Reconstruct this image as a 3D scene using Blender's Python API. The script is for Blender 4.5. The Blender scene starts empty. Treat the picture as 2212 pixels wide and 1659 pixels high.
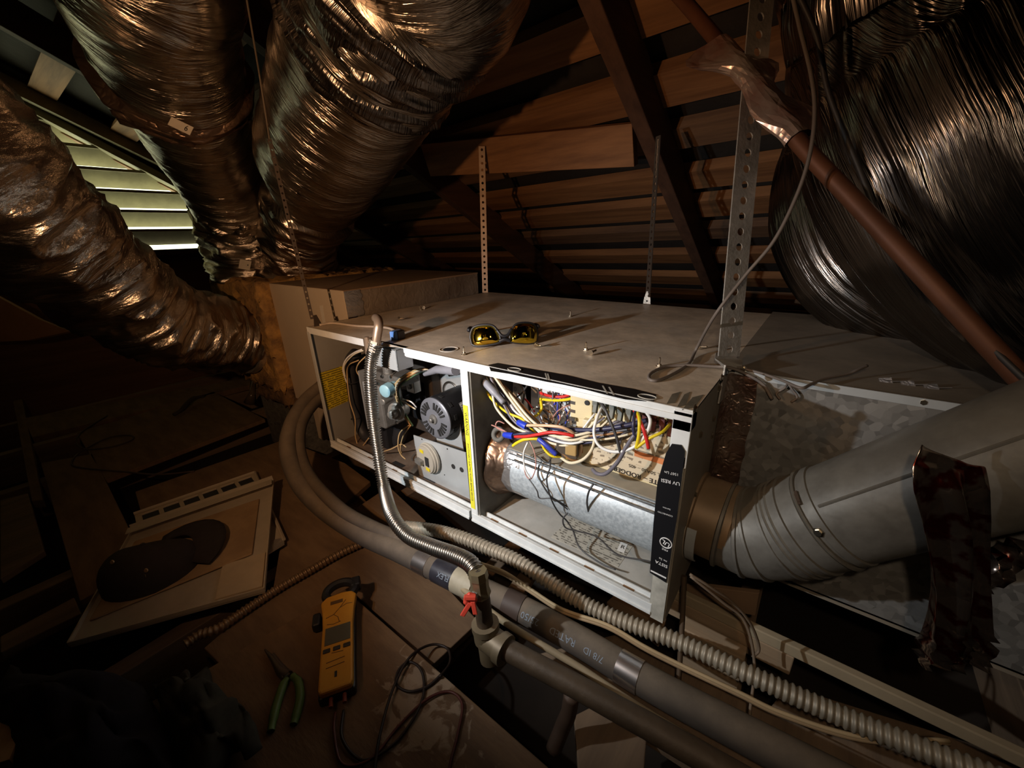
import bpy, bmesh, math, random
import numpy as np
from mathutils import Vector, Matrix
random.seed(7)
rng = np.random.default_rng(7)
S = bpy.context.scene
COL = S.collection
# ---------------------------------------------------------------- camera
CR = np.array([[0.79382539, 0.60737315, -0.03064486],
               [0.19050382, -0.29620718, -0.93593248],
               [-0.57753748, 0.737129, -0.35084368]])     # right, down, forward in world axes
CAM = np.array([0.106, -0.514, 0.5895])
FPX, CX, CY = 868.0, 1106.0, 829.5
cam_data = bpy.data.cameras.new('camera')
cam_data.sensor_fit = 'HORIZONTAL'; cam_data.sensor_width = 36.0
cam_data.lens = 36.0*FPX/2212.0
cam_data.clip_start = 0.01; cam_data.clip_end = 200
cam = bpy.data.objects.new('camera', cam_data); COL.objects.link(cam)
r_, d_, f_ = CR
cam.matrix_world = Matrix(((r_[0], -d_[0], -f_[0], CAM[0]), (r_[1], -d_[1], -f_[1], CAM[1]),
                           (r_[2], -d_[2], -f_[2], CAM[2]), (0, 0, 0, 1)))
S.camera = cam
# ---------------------------------------------------------------- world: plain daylight outside the attic
W = bpy.data.worlds.new('outside'); S.world = W; W.use_nodes = True
W.node_tree.nodes['Background'].inputs[0].default_value = (0.95, 1.0, 0.64, 1)
W.node_tree.nodes['Background'].inputs[1].default_value = 3.4
# ---------------------------------------------------------------- lamps
def lamp(name, kind, loc, energy, col, size, target=None, **kw):
    l = bpy.data.lights.new(name, kind); l.energy = energy; l.color = col
    if kind in ('POINT', 'SPOT'): l.shadow_soft_size = size
    if kind == 'AREA': l.size = size
    for k, v in kw.items(): setattr(l, k, v)
    o = bpy.data.objects.new(name, l); COL.objects.link(o); o.location = loc
    if target is not None:
        o.rotation_euler = (Vector(target)-Vector(loc)).to_track_quat('-Z', 'Y').to_euler()
    return o
# hand torch held to the left of the camera: tight white beam into the open furnace, wide warm spill round it
lamp('torch', 'SPOT', (-0.53, -0.60, 0.50), 30.0, (0.92, 0.97, 1.0), 0.008, (-0.38, 0.08, 0.24),
     spot_size=math.radians(88), spot_blend=1.0)
lamp('torch_spill', 'SPOT', (-0.46, -0.63, 0.58), 15.0, (1.0, 0.55, 0.27), 0.012, (-0.95, 0.55, 0.54),
     spot_size=math.radians(150), spot_blend=1.0)
# weak headlamp of the person taking the picture
lamp('head_lamp', 'SPOT', (0.14, -0.60, 0.74), 5.5, (1.0, 0.74, 0.50), 0.012, (0.10, 0.15, 0.20),
     spot_size=math.radians(78), spot_blend=1.0)
# daylight coming through the gable louvres
lamp('gable_daylight', 'AREA', (-3.72, 0.05, 0.85), 1.0, (1, 1, 1), 1.6, (-2.0, 0.05, 0.8), size_y=1.2, shape='RECTANGLE').data.cycles.is_portal = True
vs = S.view_settings
vs.view_transform = 'Standard'; vs.look = 'None'; vs.exposure = 0.0; vs.gamma = 1.0; vs.use_curve_mapping = False
# ================================================================ helpers
def ray(px, py): return CR.T @ np.array([(px-CX)/FPX, (py-CY)/FPX, 1.0])
def at(px, py, x=None, y=None, z=None, d=None):
    r = ray(px, py)
    if d is not None: return CAM + r*d                       # d = distance along the view axis
    i, v = (0, x) if x is not None else ((1, y) if y is not None else (2, z))
    return CAM + r*((v-CAM[i])/r[i])
def roofpt(px, py, c0, m=0.53):
    r = ray(px, py); return CAM + r*((c0-CAM[2]-m*CAM[1])/(r[2]+m*r[1]))
def link(o, parent=None):
    COL.objects.link(o)
    if parent is not None:
        o.parent = parent
        o.matrix_parent_inverse = Matrix.Translation(-Vector(parent.location)) if parent.type == 'EMPTY' else Matrix()
    return o
def tag(o, label=None, cat=None, group=None, kind=None):
    for k, v in (('label', label), ('category', cat), ('group', group), ('kind', kind)):
        if v: o[k] = v
    return o
def thing(name, loc, label, cat, group=None):
    o = bpy.data.objects.new(name, None); o.location = tuple(float(v) for v in loc)
    o.empty_display_size = 0.02; COL.objects.link(o)
    return tag(o, label, cat, group)
class MB:
    def __init__(s): s.v = []; s.f = []; s.uv = None
    def add(s, verts, faces):
        o = len(s.v); s.v += [tuple(map(float, p)) for p in verts]; s.f += [tuple(i+o for i in f) for f in faces]; return s
    def box(s, a, b):
        x0, y0, z0 = a; x1, y1, z1 = b
        if x0 > x1: x0, x1 = x1, x0
        if y0 > y1: y0, y1 = y1, y0
        if z0 > z1: z0, z1 = z1, z0
        return s.add([(x0,y0,z0),(x1,y0,z0),(x1,y1,z0),(x0,y1,z0),(x0,y0,z1),(x1,y0,z1),(x1,y1,z1),(x0,y1,z1)],
                     [(0,3,2,1),(4,5,6,7),(0,1,5,4),(1,2,6,5),(2,3,7,6),(3,0,4,7)])
    def prism(s, poly, off):
        """poly: 3D points (planar), off: extrusion vector"""
        p = [np.array(q, float) for q in poly]; n = len(p); off = np.array(off, float)
        nrm = np.zeros(3)
        for i in range(n): nrm += np.cross(p[i]-p[0], p[(i+1) % n]-p[0])
        if np.dot(nrm, off) > 0: p = p[::-1]
        fs = [tuple(range(n)), tuple(range(2*n-1, n-1, -1))]
        for i in range(n): j = (i+1) % n; fs.append((j, i, n+i, n+j))
        return s.add(p+[q+off for q in p], fs)
    def obox(s, c, ax, ay, az):
        """oriented box: centre and three half-axis vectors"""
        c, ax, ay, az = (np.array(q, float) for q in (c, ax, ay, az))
        if np.dot(np.cross(ax, ay), az) < 0: az = -az
        vs_ = [c+i*ax+j*ay+k*az for k in (-1,1) for i, j in ((-1,-1),(1,-1),(1,1),(-1,1))]
        return s.add(vs_, [(0,3,2,1),(4,5,6,7),(0,1,5,4),(1,2,6,5),(2,3,7,6),(3,0,4,7)])
    def tube(s, pts, r, n=12, cap=True, up=None):
        P = [np.array(p, float) for p in pts]; m = len(P)
        rr = [r]*m if np.isscalar(r) else list(r)
        T = []
        for i in range(m):
            t = P[min(i+1, m-1)]-P[max(i-1, 0)]; T.append(t/(np.linalg.norm(t)+1e-12))
        u = np.array(up if up is not None else (0, 0, 1.0), float)
        if abs(np.dot(u, T[0])) > 0.95: u = np.array((0.0, 1.0, 0))
        N = u-np.dot(u, T[0])*T[0]; N /= np.linalg.norm(N)
        vs_ = []
        for i in range(m):
            N = N-np.dot(N, T[i])*T[i]; N /= (np.linalg.norm(N)+1e-12); B = np.cross(T[i], N)
            for k in range(n):
                a = 2*math.pi*k/n
                vs_.append(P[i]+rr[i]*(math.cos(a)*N+math.sin(a)*B))
        fs = [(i*n+k, i*n+(k+1) % n, (i+1)*n+(k+1) % n, (i+1)*n+k) for i in range(m-1) for k in range(n)]
        if cap: fs += [tuple(range(n-1, -1, -1)), tuple((m-1)*n+k for k in range(n))]
        return s.add(vs_, fs)
    def cyl(s, a, b, r, n=20, r2=None): return s.tube([a, b], [r, r if r2 is None else r2], n)
    def lathe(s, base, axis, prof, n=24):
        """prof: list of (distance along axis, radius)"""
        ax = np.array(axis, float); ax /= np.linalg.norm(ax); b = np.array(base, float)
        u = np.array((0, 0, 1.0)) if abs(ax[2]) < .9 else np.array((1.0, 0, 0))
        N = u-np.dot(u, ax)*ax; N /= np.linalg.norm(N); B = np.cross(ax, N); m = len(prof)
        vs_ = [b+ax*t+r*(math.cos(2*math.pi*k/n)*N+math.sin(2*math.pi*k/n)*B) for t, r in prof for k in range(n)]
        fs = [(i*n+k, i*n+(k+1) % n, (i+1)*n+(k+1) % n, (i+1)*n+k) for i in range(m-1) for k in range(n)]
        fs += [tuple(range(n-1, -1, -1)), tuple((m-1)*n+k for k in range(n))]
        return s.add(vs_, fs)
    def ribbon(s, pts, w, wdir, th=0.0008):
        """flat strip along pts, width vector direction wdir (one or per point)"""
        P = [np.array(p, float) for p in pts]; m = len(P)
        Wd = [np.array(wdir, float)]*m if np.ndim(wdir) == 1 else [np.array(q, float) for q in wdir]
        ww = [w]*m if np.isscalar(w) else w; vs_ = []
        for i in range(m):
            t = P[min(i+1, m-1)]-P[max(i-1, 0)]; t /= np.linalg.norm(t)+1e-12
            q = Wd[i]-np.dot(Wd[i], t)*t; q /= np.linalg.norm(q)+1e-12; nn = np.cross(t, q)*th/2
            vs_ += [P[i]-q*ww[i]/2-nn, P[i]+q*ww[i]/2-nn, P[i]+q*ww[i]/2+nn, P[i]-q*ww[i]/2+nn]
        fs = [(4*i+k, 4*i+(k+1) % 4, 4*i+4+(k+1) % 4, 4*i+4+k) for i in range(m-1) for k in range(4)]
        fs += [(3, 2, 1, 0), tuple(4*(m-1)+k for k in range(4))]
        return s.add(vs_, fs)
    def build(s, name, mat, parent=None, smooth=False, bevel=0.0, uv=None, kind=None):
        me = bpy.data.meshes.new(name); me.from_pydata(s.v, [], s.f)
        if uv is not None:
            ul = me.uv_layers.new(name='UVMap')
            li = np.zeros(len(me.loops), np.int32); me.loops.foreach_get('vertex_index', li)
            ul.data.foreach_set('uv', np.asarray(uv, np.float32)[li].ravel())
        if mat: me.materials.append(mat)
        if smooth:
            me.polygons.foreach_set('use_smooth', [True]*len(me.polygons))
        me.update()
        o = bpy.data.objects.new(name, me); link(o, parent)
        if smooth == 'auto':
            me.shade_smooth() if hasattr(me, 'shade_smooth') else None
            me.set_sharp_from_angle(angle=math.radians(38))
        if bevel:
            b = o.modifiers.new('bevel', 'BEVEL'); b.width = bevel; b.segments = 2; b.limit_method = 'ANGLE'; b.harden_normals = False
        if kind: o['kind'] = kind
        return o
def crv(pts, n=10):
    """Catmull-Rom through pts"""
    P = [np.array(p, float) for p in pts]
    Q = [2*P[0]-P[1]]+P+[2*P[-1]-P[-2]]; out = []
    for i in range(1, len(Q)-2):
        a, b, c_, d = Q[i-1:i+3]
        for k in range(n):
            t = k/n
            out.append(0.5*((2*b)+(-a+c_)*t+(2*a-5*b+4*c_-d)*t*t+(-a+3*b-3*c_+d)*t**3))
    out.append(P[-1]); return out
def resample(P, step):
    P = np.array(P); d = np.r_[0, np.cumsum(np.linalg.norm(np.diff(P, axis=0), axis=1))]
    n = max(2, int(d[-1]/step)); t = np.linspace(0, d[-1], n+1)
    return np.stack([np.interp(t, d, P[:, k]) for k in range(3)], 1), t
# ---------------------------------------------------------------- materials
MATS = {}
def mat(name, col, rough=.6, metal=0., col2=None, vscale=6., var=.25, bump=0., bscale=80., stretch=(1,1,1), spec=.5,
        dust=None, coord='Object', rvar=0., spangle=0., rot=(0,0,0), crumple=0., cscale=30., emis=None, trans=0., detail=4.):
    if name in MATS: return MATS[name]
    m = bpy.data.materials.new(name); m.use_nodes = True; nt = m.node_tree; N = nt.nodes; L = nt.links
    b = N['Principled BSDF']; b.inputs['Roughness'].default_value = rough; b.inputs['Metallic'].default_value = metal
    b.inputs['Specular IOR Level'].default_value = spec
    if trans: b.inputs['Transmission Weight'].default_value = trans
    tc = N.new('ShaderNodeTexCoord'); mp = N.new('ShaderNodeMapping'); L.new(tc.outputs[coord], mp.inputs[0])
    mp.inputs['Scale'].default_value = stretch; mp.inputs['Rotation'].default_value = rot
    nz = N.new('ShaderNodeTexNoise'); nz.inputs['Scale'].default_value = vscale; nz.inputs['Detail'].default_value = detail
    nz.inputs['Roughness'].default_value = .65
    L.new(mp.outputs[0], nz.inputs[0])
    c2 = col2 if col2 else tuple(max(0, q*(1-var)) for q in col)
    rp = N.new('ShaderNodeValToRGB'); rp.color_ramp.elements[0].position = .35; rp.color_ramp.elements[1].position = .65
    rp.color_ramp.elements[0].color = (*c2, 1); rp.color_ramp.elements[1].color = (*col, 1)
    L.new(nz.outputs[0], rp.inputs[0]); out = rp.outputs[0]
    if spangle:
        vo = N.new('ShaderNodeTexVoronoi'); vo.inputs['Scale'].default_value = spangle; L.new(tc.outputs['Object'], vo.inputs[0])
        hs = N.new('ShaderNodeSeparateColor'); L.new(vo.outputs['Color'], hs.inputs[0])
        mx = N.new('ShaderNodeMix'); mx.data_type = 'RGBA'; mx.blend_type = 'MULTIPLY'; mx.inputs[0].default_value = .38
        cr = N.new('ShaderNodeCombineColor')
        for k in range(3): L.new(hs.outputs[0], cr.inputs[k])
        L.new(out, mx.inputs[6]); L.new(cr.outputs[0], mx.inputs[7]); out = mx.outputs[2]
        mr = N.new('ShaderNodeMapRange'); mr.inputs[3].default_value = max(.05, rough-.15); mr.inputs[4].default_value = rough+.15
        L.new(hs.outputs[1], mr.inputs[0]); L.new(mr.outputs[0], b.inputs['Roughness'])
    if dust:                                  # settled dust on faces that point up
        dc, amt = dust
        ge = N.new('ShaderNodeNewGeometry'); sx = N.new('ShaderNodeSeparateXYZ'); L.new(ge.outputs['Normal'], sx.inputs[0])
        n2 = N.new('ShaderNodeTexNoise'); n2.inputs['Scale'].default_value = 9; n2.inputs['Detail'].default_value = 6; L.new(tc.outputs['Object'], n2.inputs[0])
        ma = N.new('ShaderNodeMath'); ma.operation = 'MULTIPLY_ADD'; L.new(n2.outputs[0], ma.inputs[0]); ma.inputs[1].default_value = 1.2; ma.inputs[2].default_value = -.6
        m2 = N.new('ShaderNodeMath'); m2.operation = 'ADD'; L.new(sx.outputs[2], m2.inputs[0]); L.new(ma.outputs[0], m2.inputs[1])
        mr2 = N.new('ShaderNodeMapRange'); mr2.inputs[1].default_value = .1; mr2.inputs[2].default_value = 1.0; mr2.inputs[4].default_value = amt
        L.new(m2.outputs[0], mr2.inputs[0])
        mx = N.new('ShaderNodeMix'); mx.data_type = 'RGBA'; L.new(mr2.outputs[0], mx.inputs[0]); L.new(out, mx.inputs[6])
        n4 = N.new('ShaderNodeTexNoise'); n4.inputs['Scale'].default_value = 13; n4.inputs['Detail'].default_value = 9; n4.inputs['Roughness'].default_value = .72; L.new(tc.outputs['Object'], n4.inputs[0])
        r4 = N.new('ShaderNodeValToRGB'); r4.color_ramp.elements[0].position = .38; r4.color_ramp.elements[1].position = .62
        r4.color_ramp.elements[0].color = (*[q*.70 for q in dc], 1); r4.color_ramp.elements[1].color = (*[min(1, q*1.08) for q in dc], 1)
        L.new(n4.outputs[0], r4.inputs[0]); L.new(r4.outputs[0], mx.inputs[7])
        out = mx.outputs[2]
        if metal:
            m3 = N.new('ShaderNodeMath'); m3.operation = 'MULTIPLY_ADD'; L.new(mr2.outputs[0], m3.inputs[0]); m3.inputs[1].default_value = -metal; m3.inputs[2].default_value = metal
            L.new(m3.outputs[0], b.inputs['Metallic'])
    L.new(out, b.inputs['Base Color'])
    if rvar:
        mr = N.new('ShaderNodeMapRange'); mr.inputs[3].default_value = max(.03, rough-rvar); mr.inputs[4].default_value = rough+rvar
        L.new(nz.outputs[0], mr.inputs[0]); L.new(mr.outputs[0], b.inputs['Roughness'])
    prev = None
    if bump:
        n3 = N.new('ShaderNodeTexNoise'); n3.inputs['Scale'].default_value = bscale; n3.inputs['Detail'].default_value = 3; L.new(mp.outputs[0], n3.inputs[0])
        bp = N.new('ShaderNodeBump'); bp.inputs['Strength'].default_value = bump; bp.inputs['Distance'].default_value = .004; L.new(n3.outputs[0], bp.inputs['Height'])
        prev = bp
    if crumple:
        nd = N.new('ShaderNodeTexNoise'); nd.inputs['Scale'].default_value = cscale; nd.inputs['Detail'].default_value = 2; nd.inputs['Distortion'].default_value = .6; L.new(tc.outputs['Object'], nd.inputs[0])
        m1 = N.new('ShaderNodeMath'); m1.operation = 'SUBTRACT'; m1.inputs[1].default_value = .5; L.new(nd.outputs[0], m1.inputs[0])
        m2 = N.new('ShaderNodeMath'); m2.operation = 'ABSOLUTE'; L.new(m1.outputs[0], m2.inputs[0])
        bp = N.new('ShaderNodeBump'); bp.inputs['Strength'].default_value = min(1, crumple*2); bp.inputs['Distance'].default_value = .35/cscale; L.new(m2.outputs[0], bp.inputs['Height'])
        if prev: L.new(prev.outputs[0], bp.inputs['Normal'])
        prev = bp
    if prev: L.new(prev.outputs[0], b.inputs['Normal'])
    if emis:
        b.inputs['Emission Color'].default_value = (*emis[0], 1); b.inputs['Emission Strength'].default_value = emis[1]
    MATS[name] = m; return m
def wood(name, c1, c2, axis=0, rough=.75, k=1.0):
    st = [22*k, 22*k, 22*k]; st[axis] = 1.6*k
    return mat(name, c1, rough=rough, col2=c2, vscale=1.0, stretch=tuple(st), bump=.35, bscale=2.2, detail=6)
def plain(name, col, rough=.5, metal=0., **k): return mat(name, col, rough, metal, var=k.pop('var', .12), **k)
def print_mat(name, paper, ink, line=220., axis=2, dens=.5):
    """paper with illegible rows of printed words"""
    if name in MATS: return MATS[name]
    m = mat(name, paper, .6, var=.1, vscale=14); nt = m.node_tree; N = nt.nodes; L = nt.links; b = N['Principled BSDF']
    src = b.inputs['Base Color'].links[0].from_socket
    tc = N.new('ShaderNodeTexCoord'); mp = N.new('ShaderNodeMapping'); L.new(tc.outputs['UV'], mp.inputs[0])
    wv = N.new('ShaderNodeTexWave'); wv.bands_direction = 'Y'; wv.inputs['Scale'].default_value = line; wv.inputs['Distortion'].default_value = 0
    L.new(mp.outputs[0], wv.inputs[0])
    nz = N.new('ShaderNodeTexNoise'); nz.inputs['Scale'].default_value = 1.0; mp2 = N.new('ShaderNodeMapping'); L.new(tc.outputs['UV'], mp2.inputs[0])
    mp2.inputs['Scale'].default_value = (line*2.2, line*2.0, 1); L.new(mp2.outputs[0], nz.inputs[0])
    a = N.new('ShaderNodeMath'); a.operation = 'GREATER_THAN'; a.inputs[1].default_value = .45; L.new(wv.outputs[0], a.inputs[0])
    c = N.new('ShaderNodeMath'); c.operation = 'GREATER_THAN'; c.inputs[1].default_value = dens; L.new(nz.outputs[0], c.inputs[0])
    d = N.new('ShaderNodeMath'); d.operation = 'MULTIPLY'; L.new(a.outputs[0], d.inputs[0]); L.new(c.outputs[0], d.inputs[1])
    mx = N.new('ShaderNodeMix'); mx.data_type = 'RGBA'; L.new(d.outputs[0], mx.inputs[0]); L.new(src, mx.inputs[6]); mx.inputs[7].default_value = (*ink, 1)
    L.new(mx.outputs[2], b.inputs['Base Color']); return m
def quad(name, pts, m, parent, th=.0006):
    """thin sheet on four corners (first->second is the width); UV 0..1"""
    p = [np.array(q, float) for q in pts]; n = np.cross(p[1]-p[0], p[3]-p[0]); n /= np.linalg.norm(n); b = MB()
    b.add(p+[q-n*th for q in p], [(0,1,2,3),(7,6,5,4),(1,0,4,5),(2,1,5,6),(3,2,6,7),(0,3,7,4)])
    w = np.linalg.norm(p[1]-p[0]); h = np.linalg.norm(p[3]-p[0]); s = max(w, h)
    uv = [(0,0),(w/s,0),(w/s,h/s),(0,h/s)]*2
    return b.build(name, m, parent, uv=uv)
def text(name, body, size, m, parent, org, xd, yd, bold=0.0, lift=.0004, align='CENTER', fn=None):
    cu = bpy.data.curves.new('tmp', 'FONT'); cu.body = body; cu.size = 1.0; cu.align_x = align; cu.align_y = 'CENTER'
    cu.offset = bold; cu.resolution_u = 2
    t = bpy.data.objects.new('tmp', cu); COL.objects.link(t)
    me = bpy.data.meshes.new_from_object(t); bpy.data.objects.remove(t); bpy.data.curves.remove(cu)
    xd = np.array(xd, float); xd /= np.linalg.norm(xd); yd = np.array(yd, float); yd -= np.dot(yd, xd)*xd; yd /= np.linalg.norm(yd)
    nrm = np.cross(xd, yd); org = np.array(org, float)
    for v in me.vertices:
        p = fn(v.co.x*size, v.co.y*size) if fn else org+xd*v.co.x*size+yd*v.co.y*size+nrm*lift
        v.co = p
    me.materials.clear(); me.materials.append(m); me.name = name
    o = bpy.data.objects.new(name, me); return link(o, parent)
# value noise used to wrinkle the foil sleeves
def vnoise(u, v, per, seed):
    g = np.random.default_rng(seed).random((per, 512))
    iu = np.floor(u).astype(int); iv = np.floor(v).astype(int); fu = u-iu; fv = v-iv
    fu = fu*fu*(3-2*fu); fv = fv*fv*(3-2*fv)
    a = g[iu % per, iv % 512]; b = g[(iu+1) % per, iv % 512]; c = g[iu % per, (iv+1) % 512]; d = g[(iu+1) % per, (iv+1) % 512]
    return a*(1-fu)*(1-fv)+b*fu*(1-fv)+c*(1-fu)*fv+d*fu*fv
def flexduct(name, pts, rad, m, parent=None, nu=110, step=.006, fold=.012, fine=.004, ring=0., twist=0., seed=1, lengthwise=False, up=None, cap=True):
    """foil sleeve: tube through pts [(x,y,z)], rad list per point, with real creases"""
    n = 12; P = crv(pts, n); R0 = np.interp(np.linspace(0, len(pts)-1, len(P)), range(len(pts)), rad)
    P = np.array(P); d = np.r_[0, np.cumsum(np.linalg.norm(np.diff(P, axis=0), axis=1))]
    k = max(3, int(d[-1]/step)); t = np.linspace(0, d[-1], k+1)
    Q = np.stack([np.interp(t, d, P[:, i]) for i in range(3)], 1); RR = np.interp(t, d, R0)
    T = np.gradient(Q, axis=0); T /= np.linalg.norm(T, axis=1)[:, None]
    u0 = np.array(up if up is not None else (0, 0, 1.0)); u0 = u0-np.dot(u0, T[0])*T[0]; Nn = u0/np.linalg.norm(u0)
    A = np.arange(nu)/nu; V = np.zeros((k+1, nu, 3)); UV = np.zeros((k+1, nu, 2))
    for i in range(k+1):
        Nn = Nn-np.dot(Nn, T[i])*T[i]; Nn /= np.linalg.norm(Nn); B = np.cross(T[i], Nn)
        r = RR[i]; tt = np.full(nu, t[i]); a = A+twist*t[i]
        if lengthwise:
            e = (1-np.abs(2*vnoise(a*34, tt*3.0, 34, seed)-1))**2*fold+(1-np.abs(2*vnoise(a*80, tt*7, 80, seed+1)-1))**2*fine
        else:
            e = (1-np.abs(2*vnoise(a*7, tt*26, 7, seed)-1))**2*fold+(1-np.abs(2*vnoise(a*14, tt*75, 14, seed+1)-1))**2*fine
        e += (vnoise(a*5, tt*5, 5, seed+2)-.5)*fold*1.3
        if ring: e += ring*np.sin(2*math.pi*tt/.045)
        rr = r+e-fold*.5
        th = 2*math.pi*A
        V[i] = Q[i]+rr[:, None]*(np.cos(th)[:, None]*Nn+np.sin(th)[:, None]*B)
        UV[i, :, 0] = A*2*math.pi*r; UV[i, :, 1] = t[i]
    b = MB(); b.v = [tuple(p) for p in V.reshape(-1, 3)]
    b.f = [(i*nu+j, i*nu+(j+1) % nu, (i+1)*nu+(j+1) % nu, (i+1)*nu+j) for i in range(k) for j in range(nu)]
    if cap: b.f += [tuple(range(nu-1, -1, -1)), tuple(k*nu+j for j in range(nu))]
    return b.build(name, m, parent, smooth=True, uv=UV.reshape(-1, 2))
def corrugated(mb, pts, r, pitch, depth, n=14, sub=5):
    Q, t = resample(crv(pts, 14), pitch/sub)
    mb.tube(Q, [r+depth*math.cos(2*math.pi*q/pitch) for q in t], n); return mb
def perforated(name, a, b, w, wdir, m, parent=None, pitch=.022, hole=.0055, th=.0022, off=.5, long_hole=1.0):
    """punched steel strap from a to b: every hole is cut"""
    a = np.array(a, float); b = np.array(b, float); L = np.linalg.norm(b-a); t = (b-a)/L
    q = np.array(wdir, float); q -= np.dot(q, t)*t; q /= np.linalg.norm(q); n = np.cross(t, q)
    k = max(1, int(L/pitch)); p = L/k; nv = 12; mb = MB()
    for i in range(k):
        c = a+t*(i+.5)*p; vs_ = []
        ang = [2*math.pi*j/nv+math.pi/4 for j in range(nv)]
        for side in (-1, 1):
            for g in ang: vs_.append(c+hole*(math.cos(g)*t*long_hole+math.sin(g)*q)+n*side*th/2)
            for g in ang:
                cx, cy = math.cos(g), math.sin(g); s = 1/max(abs(cx), abs(cy))
                vs_.append(c+cx*s*t*p/2+cy*s*q*w/2+n*side*th/2)
        fs = []
        for j in range(nv):
            j2 = (j+1) % nv
            fs += [(j2, j, nv+j, nv+j2), (2*nv+j, 2*nv+j2, 3*nv+j2, 3*nv+j), (j, j2, 2*nv+j2, 2*nv+j)]
            if abs(math.sin(ang[j]+math.pi/nv)) > .72: fs.append((nv+j2, nv+j, 3*nv+j, 3*nv+j2))
        mb.add(vs_, fs)
    return mb.build(name, m, parent)
def plank_px(name, px, z, th, m, parent=None, bevel=.002):
    b = MB(); b.prism([at(x, y, z=z) for x, y in px], (0, 0, -th)); return b.build(name, m, parent, bevel=bevel)
# ================================================================ the attic shell
RM = 0.53                                            # roof pitch
rdir = np.array((0, 1, -RM)); rdir = rdir/np.linalg.norm(rdir)      # down the back slope
rnrm = np.array((0, -RM, -1)); rnrm = rnrm/np.linalg.norm(rnrm)     # into the attic
m_rafter = wood('rafter_wood', (.115, .055, .03), (.06, .028, .017), 1)
m_board = wood('roof_board_wood', (.33, .155, .06), (.17, .075, .03), 0)
m_boardg = wood('roof_board_weathered', (.24, .13, .065), (.11, .06, .035), 0)
m_felt = mat('roof_felt', (.03, .024, .02), .95, var=.4, bump=.4, bscale=60)
m_joist = wood('joist_wood', (.26, .175, .11), (.15, .10, .065), 1)
m_ply = mat('plywood_dusty', (.23, .145, .08), .85, col2=(.145, .088, .05), vscale=5, bump=.15, bscale=40, stretch=(1, 4, 1))
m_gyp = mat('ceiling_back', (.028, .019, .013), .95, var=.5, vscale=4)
m_gable = wood('gable_board', (.30, .155, .085), (.2, .10, .055), 1)
m_louv = mat('louvre_paint', (.42, .37, .24), .6, var=.25, vscale=10, bump=.1)
RIDGE_Y, RIDGE_C = -1.55, 1.36
X0, X1 = -3.55, 2.4
Y1 = 2.75
def zr(y, c=1.36): return c-RM*y
# back slope: felt + boards + rafters
roof = MB()
roof.prism([(X0-.4, RIDGE_Y, zr(RIDGE_Y)+.06), (X1, RIDGE_Y, zr(RIDGE_Y)+.06), (X1, Y1, zr(Y1)+.06), (X0-.4, Y1, zr(Y1)+.06)], (0, 0, .03))
ceiling = roof.build('ceiling', m_felt); tag(ceiling, 'dark felt on the roof slope behind the furnace, under spaced boards', 'ceiling', kind='structure')
bd = np.array((1.777, -.06, .0318)); bd /= np.linalg.norm(bd)
ys = [-1.45+.2*i for i in range(10)]+[.56, .75, .93, 1.12, 1.285, 1.475, 1.69, 1.94, 2.2, 2.45]
for i, y in enumerate(ys):
    c = np.array((-.9, y+.05, zr(y+.05)))+rnrm*.004*(i % 3)
    e = np.array((1, 0, 0)) if i < 8 else bd
    MB().obox(c-rnrm*.018, e*(2.6 if i >= 8 else 2.62), rdir*(.046+.006*((i*7) % 3)), rnrm*.019).build('roof_board', m_board if i % 3 else m_boardg, ceiling)
def rafter(x, y0, y1, c=1.235, w=.045, h=.115, mt=None):
    a = np.array((x, y0, c-RM*y0)); b_ = np.array((x, y1, c-RM*y1))
    return MB().obox((a+b_)/2-rnrm*h/2, (w/2, 0, 0), (b_-a)/2, rnrm*h/2).build('rafter', mt or m_rafter, ceiling, bevel=.003)
for x in (-.385, -1.37, -2.42, .55, 1.5): rafter(x, RIDGE_Y, Y1)
rafter(-3.42, RIDGE_Y, Y1, c=1.285, w=.05, h=.07, mt=m_louv)
# blocking board nailed between two rafters
a0 = roofpt(925, 345, 1.275); a1 = roofpt(1372, 312, 1.275)
MB().obox((a0+a1)/2, (a1-a0)/2, np.array((0, .35, -1))*.055, np.array((0, 1, .35))*.016).build('blocking_board', m_board, ceiling, bevel=.002)
# front slope above and behind the viewer
roof = MB()
zf = zr(RIDGE_Y)+.06
roof.prism([(X0-.4, RIDGE_Y, zf), (X1, RIDGE_Y, zf), (X1, -5.0, zf-RM*3.45), (X0-.4, -5.0, zf-RM*3.45)], (0, 0, .03))
cf = roof.build('ceiling_front', m_felt); cf.name = 'ceiling'; tag(cf, 'dark felt on the roof slope above the viewer', 'ceiling', kind='structure')
fdir = np.array((0, -1, -RM)); fdir = fdir/np.linalg.norm(fdir); fn_ = np.array((0, RM, -1)); fn_ = fn_/np.linalg.norm(fn_)
for i in range(15):
    y = RIDGE_Y-.1-.22*i
    MB().obox(np.array((-.9, y, zr(RIDGE_Y)-RM*(RIDGE_Y-y))), (2.62, 0, 0), fdir*.06, fn_*.019).build('roof_board', m_board, cf)
for x in (-2.42, -1.37, -.385, .55, 1.5):
    a = np.array((x, RIDGE_Y, zr(RIDGE_Y)-.07)); b_ = np.array((x, -4.9, zr(RIDGE_Y)-.07-RM*(4.9+RIDGE_Y)))
    MB().obox((a+b_)/2, (.022, 0, 0), (b_-a)/2, fn_*.055).build('rafter', m_rafter, cf)
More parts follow.
